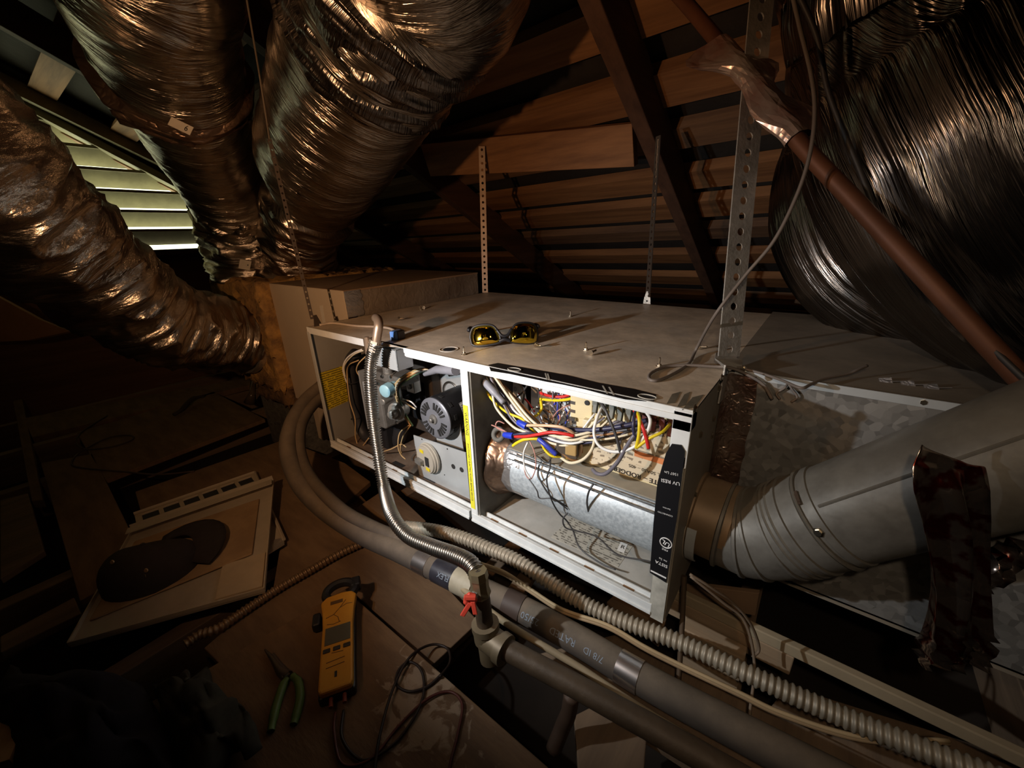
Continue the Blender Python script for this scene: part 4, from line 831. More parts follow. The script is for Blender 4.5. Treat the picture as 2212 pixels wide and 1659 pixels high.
# lengthwise seam
ang = math.radians(35); sd = u_*math.cos(ang)+w_*math.sin(ang)
b = MB(); b.tube([s0+dd*.085+sd*(RV+.001), s0+dd*.84+sd*(RV+.001)], .0022, 6); P('lock_seam', b, m_vent, pipe)
for px, py in ((1768, 1150), (1723, 1078), (1722, 1072)):
    r0 = ray(px, py); best = None
    for t in np.linspace(.3, 1.0, 700):
        q = CAM+r0*t; v = q-s0; dist = np.linalg.norm(v-np.dot(v, dd)*dd)
        if dist < RV+.005: best = q; break
    if best is not None:
        v = best-s0; nn = v-np.dot(v, dd)*dd
        if px > 1750: P('sheet_screw', hexscrew(MB(), best, nn, .0045, .004), m_screw, pipe)
        else: P('rust_spot', MB().obox(best, dd*.002, np.cross(dd, nn/np.linalg.norm(nn))*.008, nn/np.linalg.norm(nn)*.0006), mat('rust_dark', (.06, .035, .02), .9), pipe)
# light slide plate of the vent collar
b = MB()
arc = [(.010, .128+(RV+.012)*math.cos(a), .128+(RV+.012)*math.sin(a)) for a in np.radians(np.linspace(165, 235, 12))]
b.ribbon(arc, .014, (1, 0, 0), .002); P('collar_clip', b, m_galvw, VT)
b = MB(); b.ribbon([(p[0]-.011, p[1], p[2]) for p in arc], .004, (1, 0, 0), .003); P('collar_clip', b, mat('collar_edge', (.5, .43, .34), .5, metal=.3), VT)
# hanging foil tape on the vent pipe
m_red = mat('foil_red_print', (.44, .37, .33), .19, metal=.95, col2=(.22, .03, .018), vscale=1.0, stretch=(5, 5, 26), crumple=.2, cscale=22.)
nt = m_red.node_tree; N = nt.nodes; L = nt.links; rp_ = [n for n in N if n.type == 'VALTORGB'][0]
tc_ = N.new('ShaderNodeTexCoord'); wv_ = N.new('ShaderNodeTexWave'); wv_.bands_direction = 'Z'; wv_.inputs['Scale'].default_value = 6.2; wv_.inputs['Distortion'].default_value = 7.0; wv_.inputs['Detail'].default_value = 3; wv_.inputs['Detail Scale'].default_value = 6
L.new(tc_.outputs['Object'], wv_.inputs[0]); L.new(wv_.outputs[0], rp_.inputs[0]); rp_.color_ramp.elements[0].position = .10; rp_.color_ramp.elements[1].position = .48
HT = thing('foil_tape_strip', at(2060, 1180, d=.44), 'long loose strip of red-printed foil tape hanging off the vent pipe', 'tape')
cl = [(2045, 985, .395), (2050, 1010, .392), (2056, 1060, .39), (2066, 1130, .40), (2072, 1200, .41), (2076, 1280, .42), (2070, 1350, .43), (2062, 1400, .44), (2050, 1440, .45)]
wd = [62, 76, 78, 72, 66, 62, 66, 72, 62]; g_ = np.random.default_rng(5); cen = crv([at(*q[:2], d=q[2]) for q in cl], 6); NW = 15; rows = []
for i, c in enumerate(cen):
    t = i/(len(cen)-1); w = np.interp(t, np.linspace(0, 1, 9), wd)/868*np.interp(t, [0, 1], [.395, .45])
    for k in range(NW):
        s = k/(NW-1)*2-1
        fold = .010*math.cos(s*5.0)*min(1, max(0, (t-.12)*4))+.007*math.sin(s*9+t*5)*t
        if t < .12: fold = .004*math.sin(s*3)
        if t > .8: fold += (g_.random()-.5)*.012
        dz = -.018*max(0, -s)*(1-t)**8*0
        tilt = .035*(.12-t)*(s) if t < .12 else 0
        rows.append(c+CR[0]*s*w-CR[2]*fold+np.array((0, 0, -tilt*3)))
b = MB(); b.add(rows, [(i*NW+k, i*NW+k+1, (i+1)*NW+k+1, (i+1)*NW+k) for i in range(len(cen)-1) for k in range(NW-1)]); st = P('strip', b, m_red, HT, smooth=True)
sm = st.modifiers.new('thick', 'SOLIDIFY'); sm.thickness = .0006
rows = []
for i in range(8):
    for k in range(8):
        rows.append(at(2140+10*k-4*i, 1190+12*i-4*k, d=.46)-CR[2]*.012*math.sin(k*1.9+i*.8)+CR[1]*.004*g_.random())
b = MB(); b.add(rows, [(i*8+k, i*8+k+1, i*8+k+9, i*8+k+8) for i in range(7) for k in range(7)]); o = P('torn_flap', b, m_red, HT, smooth=True); o.modifiers.new('thick', 'SOLIDIFY').thickness = .0006
# ---------------------------------------------------------------- hangers
m_strap = mat('strap_zinc', (.52, .50, .46), .45, metal=.55, var=.3, vscale=40, bump=.15, bscale=200)
m_strapb = mat('strap_brown', (.42, .30, .21), .5, metal=.5, var=.25, vscale=30)
m_strapd = mat('strap_dark', (.10, .075, .06), .55, metal=.5)
def hanger(a, b_, w, wd_, m, label, pitch, hole, foot=None, long_hole=1.0):
    t = thing('hanger_strap', a, label, 'strap', 'perforated hanger straps')
    perforated('punched_strip', a, b_, w, wd_, m, t, pitch=pitch, hole=hole, long_hole=long_hole)
    return t
HR = hanger(at(1574, 770, d=.685), at(1651, -60, d=.60), .0425, CR[0]+.25*CR[2], m_strap, 'wide grey punched steel strap at the near right furnace corner', .0232, .0062)
q0 = at(1574, 770, d=.685); q1 = np.array((.003, .172, FH+.01)); q2 = np.array((.003, .165, FH-.045))
b = MB(); wv = [CR[0]+.25*CR[2], CR[0]*.5+np.array((0, 1, 0)), (0, 1, 0), (0, 1, 0)]
b.ribbon([q0, (q0+q1)/2+np.array((.001, 0, 0)), q1, q2], [.0425, .041, .036, .03], wv, .0022); P('twisted_foot', b, m_strap, HR)
for px, py in ((1568, 803), (1558, 815)):
    q = at(px, py, x=.005); P('hex_head', hexscrew(MB(), q, (1, 0, 0), .004), m_ink if px > 1560 else m_screw, HR)
hanger((-.993, .732, FH), (-.975, .735, .885), .0225, CR[0], m_strapb, 'thin tan perforated strap behind the coil cabinet corner', .021, .0045)
HB = hanger((-.341, .768, FH+.02), (-.346, .757, .83), .020, (.75, -.5, 0), m_strapd, 'dark perforated strap at the far right back furnace corner', .018, .004)
b = MB(); c = at(1398, 650, y=.768); b.prism([c+np.array(q) for q in ((-.012, -.002, -.012), (.012, -.002, -.012), (.010, -.002, .008), (.004, -.002, .03), (-.004, -.002, .03), (-.010, -.002, .008))], (0, .002, 0)); P('foot_plate', b, m_strap, HB)
b = MB(); c = c+np.array((0, -.003, 0)); b.cyl(c, c+np.array((0, .001, 0)), .003, 12); P('foot_hole', b, m_ink, HB)
b = MB(); b.tube([at(1404, 640, y=.768), at(1422, 300, y=.757)], .0022, 6); P('strap_edge', b, m_strapb, HB)
HF = hanger((-.99, .014, FH+.02), at(582, 300, y=.02),   .009, (.3, .9, 0), m_strapd, 'dark twisted perforated strap at the near left furnace corner', .016, .0026)
b = MB(); b.prism([(-.985, .012, FH), (-.985, .035, FH), (-.988, .026, FH+.03), (-.988, .018, FH+.03)], (.002, 0, 0)); P('foot_plate', b, m_strapd, HF)
b = MB(); b.tube([at(582, 300, y=.02), at(560, 160, y=.0), at(533, 0, y=-.05), at(520, -90, y=-.08)], .0018, 6); P('hanging_wire', b, mat('hang_wire', (.12, .09, .06), .6), HF)
hanger(at(470, 620, d=1.92), at(457, 500, d=1.95), .022, CR[0], m_strapb, 'short tan perforated strap left of the fibreglass plenum', .020, .0045)
# ---------------------------------------------------------------- copper line with tape, thermostat cable
CU = thing('copper_line', at(1730, 320, d=.58), 'brown copper refrigerant line slanting across the right side', 'pipe')
m_cu = mat('copper_aged', (.165, .062, .028), .55, metal=.3, col2=(.11, .042, .02), vscale=9)
cpts = dpt([(1350, -130, .74), (1475, 0, .70), (1620, 175, .61), (1730, 312, .57), (1860, 450, .53), (2000, 600, .49), (2150, 760, .46), (2330, 950, .43)])
b = MB(); b.tube(crv(cpts, 8), .0112, 16); P('tube', b, m_cu, CU, smooth=True)
# wrinkled foil wrapped round it
cc = crv(dpt([(1555, 95, .645), (1620, 175, .61), (1720, 300, .573)]), 7); rows = []; NW = 20; g_ = np.random.default_rng(9)
for i, c in enumerate(cc):
    t = i/(len(cc)-1); dd2 = np.array(cc[min(i+1, len(cc)-1)])-np.array(cc[max(i-1, 0)]); dd2 /= np.linalg.norm(dd2); u2 = np.cross(dd2, CR[2]); u2 /= np.linalg.norm(u2); v2 = np.cross(u2, dd2)
    for k in range(NW):
        a = 2*math.pi*k/NW; r = .013+.002*g_.random(); fl = max(0, math.cos(a))**2.5*(.040*math.exp(-((t-.42)/.13)**2)+.034*math.exp(-((t-.85)/.12)**2)+.006)+max(0, -math.cos(a))**2.5*(.055*math.exp(-((t-.12)/.14)**2)+.018*math.exp(-((t-.75)/.15)**2)); fl *= .85+.3*g_.random()
        if t > .35 and t < .5 and abs(math.sin(a)) < .9: r -= .0
        rows.append(c+(r+fl)*math.cos(a)*u2+(r+.3*fl*math.sin(3*a))*math.sin(a)*v2)
b = MB(); b.add(rows, [(i*NW+k, i*NW+(k+1) % NW, (i+1)*NW+(k+1) % NW, (i+1)*NW+k) for i in range(len(cc)-1) for k in range(NW)])
P('foil_wrap', b, mat('foil_wrap', (.66, .55, .46), .28, metal=.6, col2=(.50, .26, .20), vscale=14, crumple=.2, cscale=18.), CU)
TW = thing('thermostat_cable', at(1440, 815, z=FH), 'thin grey cable looping down onto the furnace top right', 'cable')
b = MB(); b.tube(crv(dpt([(1705, -40, .50), (1728, 60, .50), (1752, 160, .50), (1760, 240, .505), (1750, 330, .515), (1722, 420, .54), (1672, 520, .57), (1610, 595, .60), (1545, 680, .63)])+[at(1505, 752, z=FH+.014), at(1488, 785, z=FH+.003), at(1450, 810, z=FH+.003), at(1418, 822, z=FH+.003), at(1402, 818, z=FH+.003), at(1408, 805, z=FH+.003), at(1440, 792, z=FH+.003), at(1490, 789, z=FH+.004), at(1545, 792, z=FH+.004), at(1580, 795, z=FH+.006)]+[at(x, y, y=.19) for x, y in ((1620, 812), (1650, 832), (1668, 862))], 8), .0026, 8); P('cable_run', b, mat('cable_grey', (.17, .14, .12), .6), TW, smooth=True)
b = MB(); b.tube(crv(dpt([(1712, -40, .49), (1765, 80, .50), (1790, 200, .52), (1850, 350, .53), (1905, 480, .53), (1990, 600, .5), (2130, 740, .46), (2300, 900, .42)]), 8), .0035, 8); tag(b.build('black_cable', plain('cable_black', (.03, .026, .024), .55), smooth=True), 'black cable running beside the copper line at right', 'cable')
CW = thing('thermostat_cable', (.1, .19, FH), 'kinked grey cable end draped over the plenum edge', 'cable')
b = MB(); b.tube(crv([at(1585, 792, z=FH+.006), at(1640, 805, z=FH+.004), at(1690, 822, z=FH+.004), at(1730, 838, z=FH+.005), at(1752, 830, z=FH+.006), at(1780, 818, z=FH+.008), at(1830, 808, z=FH+.010), at(1850, 800, z=FH+.014), at(1873, 790, z=FH+.018)], 7), .0022, 8); P('cable_run', b, MATS['cable_grey'], CW, smooth=True)
b = MB(); b.tube(crv([at(1685, 862, y=.193), at(1678, 850, y=.192), at(1695, 838, y=.193), at(1702, 830, y=.197), at(1712, 842, y=.193), at(1722, 858, y=.192), at(1710, 868, y=.192)], 6), .0018, 8); P('wire_clip', b, MATS['cable_grey'], CW, smooth=True)
# ================================================================ lines in front of the furnace
# corrugated gas connector
GC = thing('gas_connector', at(1032, 1240, d=.63), 'shiny corrugated steel gas connector curving down in front of the furnace', 'gas hose')
gp = [at(813, 742, y=-.03), at(803, 775, y=-.035), at(800, 820, y=-.045), at(806, 900, y=-.055), at(817, 980, y=-.07), at(830, 1055, y=-.09), at(848, 1115, d=.80), at(880, 1156, d=.76), at(930, 1180, d=.72), at(980, 1198, d=.68), at(1012, 1214, d=.65), at(1028, 1234, d=.635), at(1034, 1252, d=.63)]
m_corr = mat('corrugated_steel', (.52, .48, .43), .30, metal=1., var=.12, vscale=30)
P('corrugated_tube', corrugated(MB(), gp, .0118, .0056, .0024, n=16, sub=6), m_corr, GC, smooth=True)
b = MB(); b.tube(crv([at(812, 745, y=-.03), at(815, 722, y=-.026), at(818, 702, y=-.02), at(816, 690, y=-.008), at(812, 687, y=.008)], 6), .0098, 14); P('flare_stub', b, mat('flare_metal', (.42, .30, .21), .4, metal=.7, var=.25), GC, smooth=True)
b = MB(); b.tube([at(807, 757, y=-.033), at(812, 735, y=-.028)], .0135, 6); P('flare_nut', b, mat('nut_metal', (.50, .42, .33), .4, metal=.7), GC)
b = MB(); b.tube([at(795, 765, y=-.004), at(792, 728, y=.0)], .006, 10); b.obox(at(793, 745, y=0.), (.006, 0, 0), (0, .004, 0), (0, 0, .014)); P('elbow_bracket', b, MATS['flare_metal'], GC)
# black iron gas pipe with tee and valve
GP = thing('gas_pipe', at(1055, 1400, d=.65), 'black iron gas pipe with a tee and red-handled valve', 'pipe')
m_iron = mat('iron_brown', (.095, .062, .036), .6, metal=.3, var=.35, vscale=18, bump=.2, bscale=90, dust=((.10, .068, .04), .5))
T0 = at(1052, 1376, d=.657)
run = [T0+np.array((.02, 0, 0)), at(1240, 1480, d=.587), at(1400, 1568, d=.53), at(1700, 1740, d=.46)]
b = MB(); b.tube(run, .016, 18); P('run_pipe', b, m_iron, GP, smooth='auto')
up_ = (at(1036, 1262, d=.632)-T0); up_ /= np.linalg.norm(up_)
b = MB(); b.tube([T0+up_*.02, T0+up_*.085], .0135, 16); P('riser', b, m_iron, GP, smooth='auto')
b = MB(); b.tube([T0-up_*.045, T0-up_*.005, T0-up_*.004, T0+up_*.016, T0+up_*.017, T0+up_*.028], [.0165, .0165, .021, .021, .0225, .0225], 18); b.tube([T0, T0+np.array((.026, 0, 0)), T0+np.array((.027, 0, 0)), T0+np.array((.04, 0, 0))], [.021, .021, .024, .024], 18); P('tee', b, mat('tee_metal', (.19, .145, .085), .5, metal=.4, var=.3, dust=((.23, .175, .11), .5)), GP, smooth='auto')
V0 = T0+up_*.082
b = MB(); b.tube([V0, V0+up_*.004, V0+up_*.014, V0+up_*.03, V0+up_*.034, V0+up_*.046], [.015, .0165, .0145, .0145, .016, .0145], 8); valve = P('shutoff_valve', b, mat('valve_brass', (.30, .24, .14), .45, metal=.7, var=.2), GP)
hc = at(1016, 1296, d=.615)
b = MB(); b.cyl(V0+up_*.012, hc+(V0-hc)*.1, .007, 10); P('valve_stem', b, m_cast, valve)
b = MB(); sx = CR[0]; sy = CR[1]; b.lathe(hc, -CR[2]+.25*sx, [(-.006, .008), (-.003, .0115), (.001, .0115), (.003, .008)], 7)
b.obox(hc+sx*-.006+sy*.013-CR[2]*.002, sx*.0035+sy*.001, (sy*.9-sx*.55)*.011, CR[2]*.0025); b.obox(hc+sx*.006+sy*.010-CR[2]*.003, sx*.0035, (sy+sx*.2)*.010, CR[2]*.0025); b.obox(hc-sy*.006-CR[2]*.004, sx*.009, sy*.003, CR[2]*.004)
P('red_handle', b, plain('handle_red', (.70, .07, .04), .45), valve, bevel=.001)
b = MB(); b.tube([at(1034, 1250, d=.63), V0+up_*.03], .0155, 6); P('flare_nut', b, MATS['nut_metal'], GP)
# second gas branch near the bottom edge
b = MB(); b.tube(crv([at(1235, 1500, d=.60), at(1228, 1540, d=.61), at(1215, 1570, d=.62), at(1195, 1620, d=.62)], 6), .012, 12); P('branch', b, mat('iron_dark', (.10, .06, .04), .6, metal=.3), GP, smooth=True)
# insulated refrigerant line
LS = thing('insulated_line', at(1130, 1310, d=.74), 'thick black foam-insulated line looping below the furnace front', 'pipe')
lpx = [(700, 832, 1.38), (660, 868, 1.31), (632, 915, 1.25), (622, 970, 1.19), (645, 1040, 1.12), (700, 1100, 1.05), (780, 1152, .97), (870, 1193, .89), (1000, 1257, .80), (1130, 1318, .745), (1250, 1384, .69), (1400, 1474, .62), (1560, 1560, .56), (1760, 1665, .50), (2000, 1790, .44)]
lp = crv(dpt(lpx), 10); RL = .0240
m_ins = mat('foam_black', (.085, .068, .055), .8, var=.3, vscale=8, dust=((.20, .155, .11), .75))
b = MB(); b.tube(lp, RL, 22); P('foam_sleeve', b, m_ins, LS, smooth=True)
def at_px(px_): # index of the path sample nearest to an image column past the loop
    best = 60; bd_ = 1e9
    for i in range(60, len(lp)):
        v = CR@(lp[i]-CAM); x = CX+FPX*v[0]/v[2]
        if abs(x-px_) < bd_: bd_ = abs(x-px_); best = i
    return best
def sleeve(name, pa, pb, m, dr=.0012):
    i, j = at_px(pa), at_px(pb); q = lp[i:j+1] if j > i else lp[i:i+2]
    b = MB(); b.tube(q, RL+dr, 22); return P(name, b, m, LS, smooth='auto')
m_band = mat('foil_band', (.55, .50, .48), .3, metal=.95, var=.15, vscale=30)
sleeve('foil_band', 908, 936, m_band); sleeve('black_tape_band', 940, 985, mat('tape_shiny', (.035, .034, .045), .35, var=.4, vscale=30), .0016)
sleeve('pale_tape_band', 990, 1020, mat('tape_beige', (.42, .37, .27), .6, var=.25, vscale=25), .0022); sleeve('brown_tape_band', 1090, 1125, mat('tape_brown', (.07, .045, .035), .6, var=.3), .0014)
sleeve('foil_band', 1340, 1388, m_band)
def on_line(px0):
    i0 = at_px(px0); c0 = lp[i0]
    def fn(x, y):
        # walk along the line by x, wrap y round the sleeve
        i = i0; rem = x
        d_ = 1 if x > 0 else -1; rem = abs(x)
        while 0 < i+d_ < len(lp)-1 and rem > np.linalg.norm(lp[i+d_]-lp[i]): rem -= np.linalg.norm(lp[i+d_]-lp[i]); i += d_
        t = lp[min(i+1, len(lp)-1)]-lp[i-1]; t /= np.linalg.norm(t); c = lp[i]+t*d_*rem
        toc = CAM-c; toc -= np.dot(toc, t)*t; toc /= np.linalg.norm(toc); w = np.cross(t, toc)
        a = y/RL-.28; w = w if np.dot(w, -CR[1]) > 0 else -w
        return c+(RL+(.0024 if px0 < 1000 else .0006))*(math.cos(a)*toc+math.sin(a)*w)
    return lambda x, y: fn(-x, -y)
m_pale = plain('print_pale_blue', (.24, .28, .34), .7)
for px_, s_, sz in ((1160, '25/50', .016), (1228, 'RATED', .016), (1292, '7/8 ID', .014), (968, 'FLEX', .014)):
    text('lettering', s_, sz, m_pale, LS, (0, 0, 0), (1, 0, 0), (0, 1, 0), fn=on_line(px_))
# small liquid line running with it
b = MB(); b.tube(crv(dpt([(705, 850, 1.36), (672, 880, 1.3), (650, 920, 1.25), (648, 975, 1.2), (672, 1035, 1.12), (735, 1100, 1.02), (800, 1138, .96), (870, 1168, .91), (930, 1190, .87)]), 8), .017, 14); o = b.build('foam_line', mat('foam_black_b', (.07, .056, .047), .8, dust=((.17, .13, .09), .75)), smooth=True)
tag(o, 'thinner black foam tube running inside the thick loop', 'pipe')
# armoured conduit
m_cond = mat('conduit_steel', (.42, .37, .29), .5, metal=.45, var=.25, vscale=14, dust=((.40, .33, .24), .5))
cx_ = dpt([(878, 1138, .95), (940, 1146, .90), (1000, 1162, .86), (1060, 1187, .825), (1118, 1212, .79), (1180, 1252, .76), (1250, 1297, .73), (1330, 1335, .70), (1475, 1390, .65), (1617, 1456, .60), (1820, 1548, .55), (2010, 1625, .50), (2250, 1720, .45)])
o = corrugated(MB(), cx_, .0128, .0088, .0017, n=16, sub=6).build('armored_conduit', m_cond, smooth=True); tag(o, 'thick pale ribbed steel conduit running under the furnace bottom rail', 'conduit')
cz = [at(x, y, z=-.185) for x, y in ((806, 1164), (740, 1193), (670, 1232), (600, 1272), (530, 1318), (470, 1358), (430, 1372), (400, 1392))]
o = corrugated(MB(), cz, .0095, .0092, .0016, n=12, sub=6).build('armored_conduit', mat('conduit_copper', (.34, .23, .14), .45, metal=.6, var=.2), smooth=True); tag(o, 'thin brown ribbed conduit lying on the dusty floor board', 'conduit')
# flat tan cable
for k, (dz, c_) in enumerate(((0, (.50, .37, .21)), (6, (.36, .25, .14)))):
    b = MB(); b.tube(crv(dpt([(1036, 1216+dz, .80), (1090, 1236+dz, .78), (1145, 1272+dz, .755), (1215, 1316+dz, .725), (1312, 1350+dz, .69), (1390, 1395+dz, .665), (1458, 1430+dz, .645), (1597, 1496+dz, .60), (1690, 1540+dz, .575), (1860, 1592+dz, .54), (2050, 1600+dz, .52)]), 7), .0031, 8)
    tag(b.build('electrical_cable', mat('cable_tan%d' % k, c_, .6, var=.2), smooth=True), ('tan' if k == 0 else 'darker brown')+' cable strung between the ribbed conduit and the black line, '+('upper' if k == 0 else 'lower')+' of two', 'cable')
b = MB(); b.tube(crv(dpt([(940, 1232, .83), (1000, 1272, .775), (1060, 1322, .715), (1125, 1366, .69), (1250, 1441, .645), (1360, 1515, .60), (1500, 1600, .555), (1640, 1682, .515)]), 7), .0058, 12); tag(b.build('drain_line', mat('drain_tan', (.36, .28, .17), .6, var=.3), smooth=True), 'tan plastic drain tube between the gas pipe and the black line', 'pipe')
# lumber under and right of the furnace
m_lum = wood('lumber', (.36, .26, .165), (.24, .165, .10), 0)
o = MB().box((-.02, .125, -.082), (.62, .139, -.06)).build('support_rail', mat('rail_dusty', (.40, .32, .21), .7, var=.2, vscale=9), bevel=.002); tag(o, 'long pale rail running to the lower right under the plenum', 'rail')
o = MB().box((-1.1, .128, -.128), (.18, .160, -.0855)).build('support_beam', m_lum, bevel=.002); tag(o, 'timber beam under the pale rail, cut off at its right end', 'beam')
o = MB().box((.012, .095, -.20), (.115, .126, -.108)).build('wood_block', m_lum, bevel=.002); tag(o, 'short sawn wood block below the pale rail near the furnace corner', 'block')
b = MB(); b.prism([at(x, y, y=.16) for x, y in ((1483, 1262), (1640, 1282), (1632, 1330), (1560, 1318), (1483, 1292))], (0, .01, 0)); tag(b.build('cardboard_piece', mat('cardboard', (.27, .17, .10), .8, var=.2), bevel=.001), 'torn brown cardboard behind the pale rail under the vent', 'cardboard')
b = MB(); b.tube([at(1478, 1244, y=.05), at(1474, 1340, d=.66), at(1466, 1468, d=.64)], .0042, 10); r_ = b.build('threaded_rod', mat('rod_rust', (.12, .08, .05), .6, metal=.5), smooth='auto'); tag(r_, 'rusty hanger rod standing below the furnace right corner', 'rod')
for k, (pp_, c_) in enumerate(((((1490, 1240, .62), (1530, 1265, .62), (1580, 1300, .63), (1620, 1345, .64), (1640, 1400, .66), (1625, 1420, .66)), 'dark'), (((1492, 1245, .62), (1560, 1300, .62), (1610, 1345, .62), (1630, 1440, .62), (1620, 1560, .60), (1650, 1640, .58)), 'dark'))):
    b = MB(); b.tube(crv(dpt(pp_), 7), .0022, 8); tag(b.build('loose_wire', mat('wire_dusty', (.22, .16, .11), .7), smooth=True), ('short' if k == 0 else 'long')+' loose dusty wire dangling below the vent elbow', 'wire')
# decking in front, lower right
deck('grey board under the furnace base near the right corner', [(1310, 1300), (1350, 1262), (1440, 1335), (1425, 1385)], z=-.14, m=m_ply)
deck('short pale board crossing under the ribbed conduit', [(1095, 1270), (1140, 1215), (1165, 1228), (1120, 1300)], z=-.12)
deck('light board below the furnace left end beside the loop', [(765, 1100), (840, 1050), (920, 1125), (868, 1150)], z=-.16)
deck('long board along the lower right under the black line', [(1130, 1420), (1330, 1370), (2212, 1800), (1900, 1900), (1560, 1700)], z=-.17, m=m_joist)
deck('broken board at the bottom edge beside the drain tube', [(1240, 1545), (1330, 1500), (1400, 1560), (1390, 1680), (1250, 1680)], z=-.16, m=m_joist)
deck('dark board at the lower right corner', [(1700, 1480), (2212, 1640), (2212, 1760), (1640, 1560)], z=-.19, m=m_joist)
# ================================================================ things lying around
# access panels taken off the furnace
m_door = mat('door_paint', (.52, .45, .35), .55, var=.15, vscale=5, dust=((.44, .36, .26), .4))
LPn = thing('louvered_panel', at(470, 1100, z=-.195), 'grey furnace door with a row of louvre slots, behind the hat panel', 'panel')
za = -.185
c4 = [at(x, y, z=za) for x, y in ((290, 1112), (551, 1022), (614, 1168), (330, 1290))]
b = MB(); b.prism(c4, (0, 0, -.008)); P('sheet', b, m_door, LPn, bevel=.001)
ex = (c4[1]-c4[0]); ey = (c4[3]-c4[0])
for k in range(6):
    u0, u1 = .05+k*.155, .05+k*.155+.12
    q = [c4[0]+ex*u+ey*v for u, v in ((u0, .05), (u1, .05), (u1, .13), (u0, .13))]
    b = MB(); b.prism([p_+np.array((0, 0, .0012)) for p_ in q], (0, 0, -.001)); P('louvre_slot', b, m_ink, LPn)
    b = MB(); b.tube([q[0]+np.array((0, 0, .003)), q[1]+np.array((0, 0, .003))], .003, 6); P('slot_lip', b, m_door, LPn)
b = MB(); b.tube([c4[0]+np.array((0, 0, .004)), c4[1]+np.array((0, 0, .004)), c4[2]+np.array((0, 0, .004))], .005, 6); P('edge_fold', b, m_door, LPn)
b = MB(); b.prism([at(x, y, z=za+.004) for x, y in ((578, 1170), (612, 1160), (614, 1175), (580, 1196))], (0, 0, -.003)); P('crumpled_seal', b, m_foil, LPn)
DP = thing('access_panel', at(400, 1250, z=-.19), 'insulated furnace access panel lying inside up with a dark cap on it', 'panel')
pc = [at(x, y, z=z) for x, y, z in ((150, 1395, -.178), (287, 1150, -.178), (592, 1042, -.15), (572, 1277, -.17))]
b = MB(); b.prism(pc, (0, 0, -.006)); P('sheet', b, m_door, DP, bevel=.001)
def pq(u, v, h=0.): # u: 0..1 left->right, v: 0..1 bottom->top
    return (pc[0]*(1-u)+pc[3]*u)*(1-v)+(pc[1]*(1-u)+pc[2]*u)*v+np.array((0, 0, h))
b = MB(); b.prism([pq(.04, .14, .006), pq(.90, .30, .006), pq(.90, .84, .006), pq(.06, .84, .006)], (0, 0, -.006)); P('insulation_pad', b, mat('pad_brown', (.42, .28, .15), .9, col2=(.30, .19, .10), vscale=10), DP, bevel=.003)
for a_, c_ in (((0, 1), (1, 1)), ((1, 0), (1, 1)), ((0, 0), (0, 1)), ((0, 0), (1, 0))):
    hgt = .026 if a_ == (0, 1) else .010
    b = MB(); b.ribbon([pq(*a_, hgt/2), pq(*c_, hgt/2)], hgt, (0, 0, 1), .003); P('edge_flange', b, m_door, DP)
b = MB(); b.ribbon([pq(0, .93, .024), pq(1, .93, .024)], .028, pq(0, 1)-pq(0, 0), .002); P('top_lip', b, m_door, DP)
b = MB(); b.prism([pq(.72, .03, .004), pq(.985, .03, .004), pq(.985, .28, .004), pq(.72, .28, .004)], (0, 0, -.004)); P('paper_card', b, mat('card_tan', (.58, .46, .31), .7), DP)
# cap
HAT = thing('cap', pq(.33, .42, .006), 'dark baseball cap lying on the removed access panel', 'cap')
hc = pq(.30, .40, .004); hu = (pq(1, .45)-pq(0, .45)); hu /= np.linalg.norm(hu); hv = np.cross((0, 0, 1), hu); hv /= np.linalg.norm(hv)
m_cap = mat('cap_cloth', (.030, .022, .020), .9, var=.3, vscale=30, bump=.3, bscale=300)
rows = []; NA = 28; NR = 9
for i in range(NR):
    ph = (math.pi/2)*i/(NR-1)
    for k in range(NA):
        a = 2*math.pi*k/NA; r = math.cos(ph); z = .088*math.sin(ph)**.85
        dent = .018*max(0, math.cos(a-2.2))*math.sin(2*ph)
        rows.append(hc+hu*(.100*r*math.cos(a)-dent)+hv*(.082*r*math.sin(a))+np.array((0, 0, z-.02*max(0, math.cos(a-1.0))*math.sin(ph))))
b = MB(); b.add(rows, [(i*NA+k, i*NA+(k+1) % NA, (i+1)*NA+(k+1) % NA, (i+1)*NA+k) for i in range(NR-1) for k in range(NA)]); P('crown', b, m_cap, HAT, smooth=True)
rows = []
for i in range(6):
    for k in range(13):
        a = math.radians(-62+k*124/12); r = .078+.0145*i*math.cos(a*.75)
        rows.append(hc+(hu*.80+hv*.6)*(r*math.cos(a)+.01)+(-hu*.6+hv*.80)*(r*math.sin(a)*1.02)+np.array((0, 0, .016+.022*math.cos(a*1.3)-.002*i)))
b = MB(); b.add(rows, [(i*13+k, i*13+k+1, i*13+k+14, i*13+k+13) for i in range(5) for k in range(12)]); o = P('brim', b, m_cap, HAT, smooth=True); o.modifiers.new('thick', 'SOLIDIFY').thickness = .004
b = MB(); b.lathe(hc+np.array((0, 0, .086)), (0, 0, 1), [(0, .006), (.003, .005), (.004, .002)], 12); P('button', b, m_cap, HAT)
s1 = at(295, 1243, d=(CR[2]@(hc-CAM))-.07); b = MB(); b.ribbon(crv([s1-CR[0]*.02-CR[1]*.004, s1+CR[1]*.006, s1+CR[0]*.022+CR[1]*.002], 5), .010, CR[1], .002); P('back_strap', b, mat('strap_tan', (.34, .24, .15), .7), HAT)
for px, py in ((243, 1214), (316, 1232)):
    c = at(px, py, d=(CR[2]@(hc-CAM))-.072); b = MB(); b.lathe(c, -CR[2], [(0, .005), (.002, .004)], 12); P('snap_stud', b, mat('stud_brass', (.55, .4, .25), .4, metal=.6), HAT)
